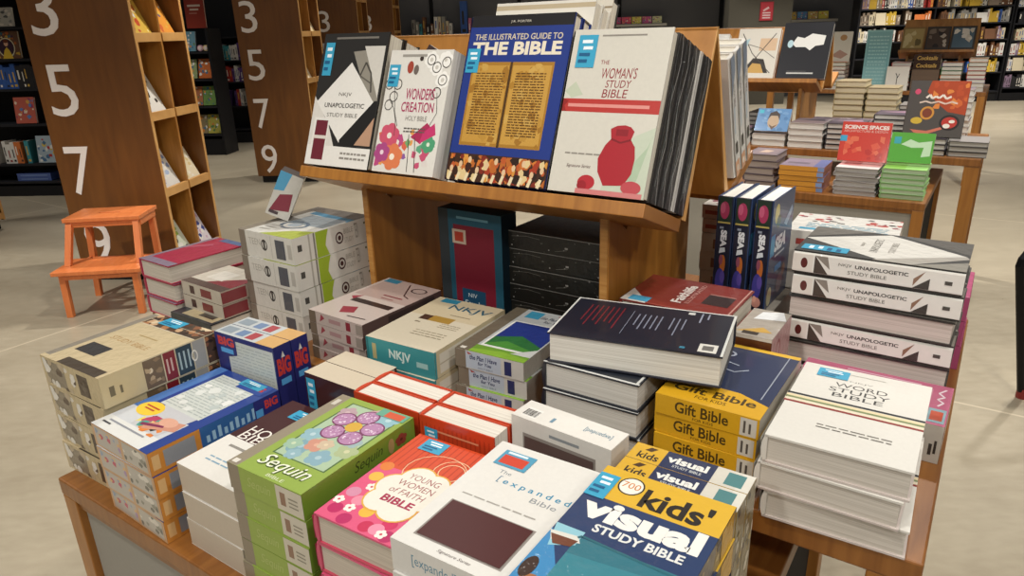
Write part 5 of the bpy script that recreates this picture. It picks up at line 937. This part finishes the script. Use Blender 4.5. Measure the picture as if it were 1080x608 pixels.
# far table
rr = random.Random(12); cc = ['white', 'pink', 'grey', 'cream', 'white', 'purple', 'orange', 'teal', 'red', 'brown', 'green']
far = [(-1.50, 5), (-1.32, 7), (-.80, 7), (-.42, 7), (-.24, 8)]
for k, (u, n) in enumerate(far):
    ps = [sb(.15 if k < 4 else .13, .2, .032, PAL[rr.choice(cc)], [('r',0,0,1,1,PAL[rr.choice(cc)]), ('r',.1,.5,.8,.8,PAL[rr.choice(cc)])], '#dcd8d0') for _ in range(n)]
    pile(u, 7.30, TZ2, ps, 'book', 'book', 'bright-covered book', f'in the {["first","second","third","fourth","fifth"][k]} pile from the left, far table', f'far table books, pile {["one","two","three","four","five"][k]}', 0, 1.5, frame=F)
ck = carton(.2, .14, .06, '#3a241c', {'foot': [('r',0,0,1,1,'#33201a'), ('t','Cocktails',.12,.25,.88,.8,'#c9a45a',{'b':.02,'s':.2})]}, 'gloss')
display_far = display_stand(-.86, -.29, 7.62, RIDGE - .02, 0, 'far oak stand carrying three framed pictures before the wall bookcase', (-.80, -.40))
def on3(p, u, off, name, label, cat, grp=None):
    W, H, T = p.dim
    return place(p, name, label, cat, grp, ledge_m(u, off, .0005, 0, 6.38, -.02, 0) @ Matrix.Translation((0, 0, -T)))
for k, (c, b) in enumerate((('#a8905a', ['#6a5a34', '#c9b484']), ('#4a3a30', ['#b5a898', '#7a6a5c', '#2c2422']), ('#4f6472', ['#c9bfae', '#d8d0c4']))):
    p = carton(.178, .2, .02, '#8a6a3c' if k == 0 else '#3a342f', {'front': [('r',.08,.08,.92,.92,c)] + blobs(.1,.1,.9,.9,8,b,.1,.25,201 + k)}, 'card')
    on3(p, -.85 + .186*k, .02, 'framed_picture', ['tan framed picture on the far stand', 'dark brown framed picture on the far stand', 'blue-grey framed picture on the far stand'][k], 'picture', 'framed pictures on the far stand')
for k in range(2): place(ck, 'boxed_book', ['dark cocktail box set, lower, on the far table', 'dark cocktail box set, upper, on the far table'][k], 'box', 'dark cocktail boxes', F(-.71, 7.19, TZ2 + .175 + .061*k))
# teal panel standing on the far table
tp = carton(.2, .5, .02, '#8fc4c8', {'front': [('r',0,0,1,1,'#8cc0c6'), ('r',.05,.4,.95,.97,'#7ab0b8'), ('r',.1,.45,.9,.46,'#a8d4d8')] + lines(.12,.1,.88,.92,14,'#a4d0d4',211,.4)}, 'gloss')
place(tp, 'display_board', 'tall pale teal board standing on the far table', 'board', None, F(-1.10, 7.22, TZ2) @ UP_FRONT)

wfb = hardback(.17, .2, .02, '#dedad2', {'front': [('r',0,0,1,1,'#e2ded6'), ('l',[(.5,.25),(.5,.6),(.42,.72)],.006,'#4a4844'), ('l',[(.5,.5),(.6,.7)],.005,'#4a4844')]}, 'gloss')
place(wfb, 'book', 'white book with a thin dark figure standing on the far table', 'book', None, F(-.90, 7.168, TZ2) @ UP_FRONT @ Matrix.Rotation(RAD(-3), 4, 'X'))
wft = hardback(.18, .26, .02, '#dcd4c4', {'front': [('r',0,0,1,1,'#dcd6c8'), ('e',.6,.8,.16,.1,'#b58a5a'), ('p',[(.1,.2),(.5,.4),(.9,.25),(.6,.1)],'#b59080')]}, 'gloss')
place(wft, 'book', 'cream book with brown round motif standing atop a far table pile', 'book', None, F(-1.41, 7.26, TZ2 + .2325) @ UP_FRONT @ Matrix.Rotation(RAD(-10), 4, 'X'))
sup2 = carton(.205, .2, .043, '#6d5a4c', {}, 'card')
for k in range(4): place(sup2, 'boxed_book', ['brown box, lowest under the cocktail boxes', 'brown box, second up under the cocktail boxes', 'brown box, third up under the cocktail boxes', 'brown box directly under the cocktail boxes'][k], 'box', 'brown boxes on the far table', F(-.712, 7.19, TZ2 + .0435*k))

# ================================================================== LIGHT, CAMERA
def lamp(x, y, z, power, size, col=(1, .965, .905), tx=None, spot=None):
    d = bpy.data.lights.new('ceiling_or_fill_spot', 'SPOT'); d.energy = power*1.3; d.shadow_soft_size = size; d.color = col
    d.spot_size = RAD(spot or 95); d.spot_blend = .5
    o = bpy.data.objects.new('ceiling_or_fill_spot', d); COL.objects.link(o); o.location = (x, y, z)
    t = Vector(tx or (x, y, 0)) - Vector((x, y, z))
    o.rotation_euler = t.to_track_quat('-Z', 'Y').to_euler()
for x, y, p in ((1.6, 2.6, 165), (-.9, .1, 85), (.9, .3, 70), (-.4, 2.9, 100), (-1.0, 5.2, 200), (-3.2, 2.2, 210), (3.4, 4.2, 220), (1.4, 5.2, 240), (5.5, 8.5, 230), (3.2, 8.4, 190), (-1.4, 8.2, 180), (-5.5, 5.2, 110), (6.5, 11.0, 260), (8.2, 10.6, 230), (4.6, 11.4, 180), (-4.4, 7.6, 90), (0.4, 11.8, 170), (-2.6, 12.0, 150), (3.0, 12.2, 150)):  # ceiling spots; those nearest the back wall are added to brighten it
    lamp(x, y, 3.3, p, .08)
for x, y, tx, p in ((-2.0, -1.4, (-.5, 1.0, .8), 85), (.3, -1.9, (.2, 1.0, .8), 75), (2.0, -1.0, (.6, 1.2, .8), 55)):  # fill lamps added behind the camera to brighten upright faces
    lamp(x, y, 3.1, p, .12, tx=tx, spot=80)
w = bpy.data.worlds.new('shop_ambient'); SC.world = w; w.use_nodes = True
bg = w.node_tree.nodes['Background']; bg.inputs[0].default_value = (1, .95, .88, 1); bg.inputs[1].default_value = .2
cam = bpy.data.cameras.new('camera'); co = bpy.data.objects.new('camera', cam); COL.objects.link(co)
cam.sensor_width = 36; cam.lens = 750 / 1080 * 36; cam.clip_start = .05
pt, ro = RAD(20), RAD(1.8)
fw = Vector((0, math.cos(pt), -math.sin(pt))); dn = Vector((0, -math.sin(pt), -math.cos(pt))); rt = Vector((1, 0, 0))
X = math.cos(ro) * rt + math.sin(ro) * dn; D = -math.sin(ro) * rt + math.cos(ro) * dn
mt = axes(X, -D, -fw); mt.translation = (0, 0, HC)
co.matrix_world = mt; SC.camera = co
SC.view_settings.view_transform = 'Standard'; SC.view_settings.look = 'None'
SC.view_settings.exposure = .14; SC.view_settings.gamma = 1; SC.view_settings.use_curve_mapping = False
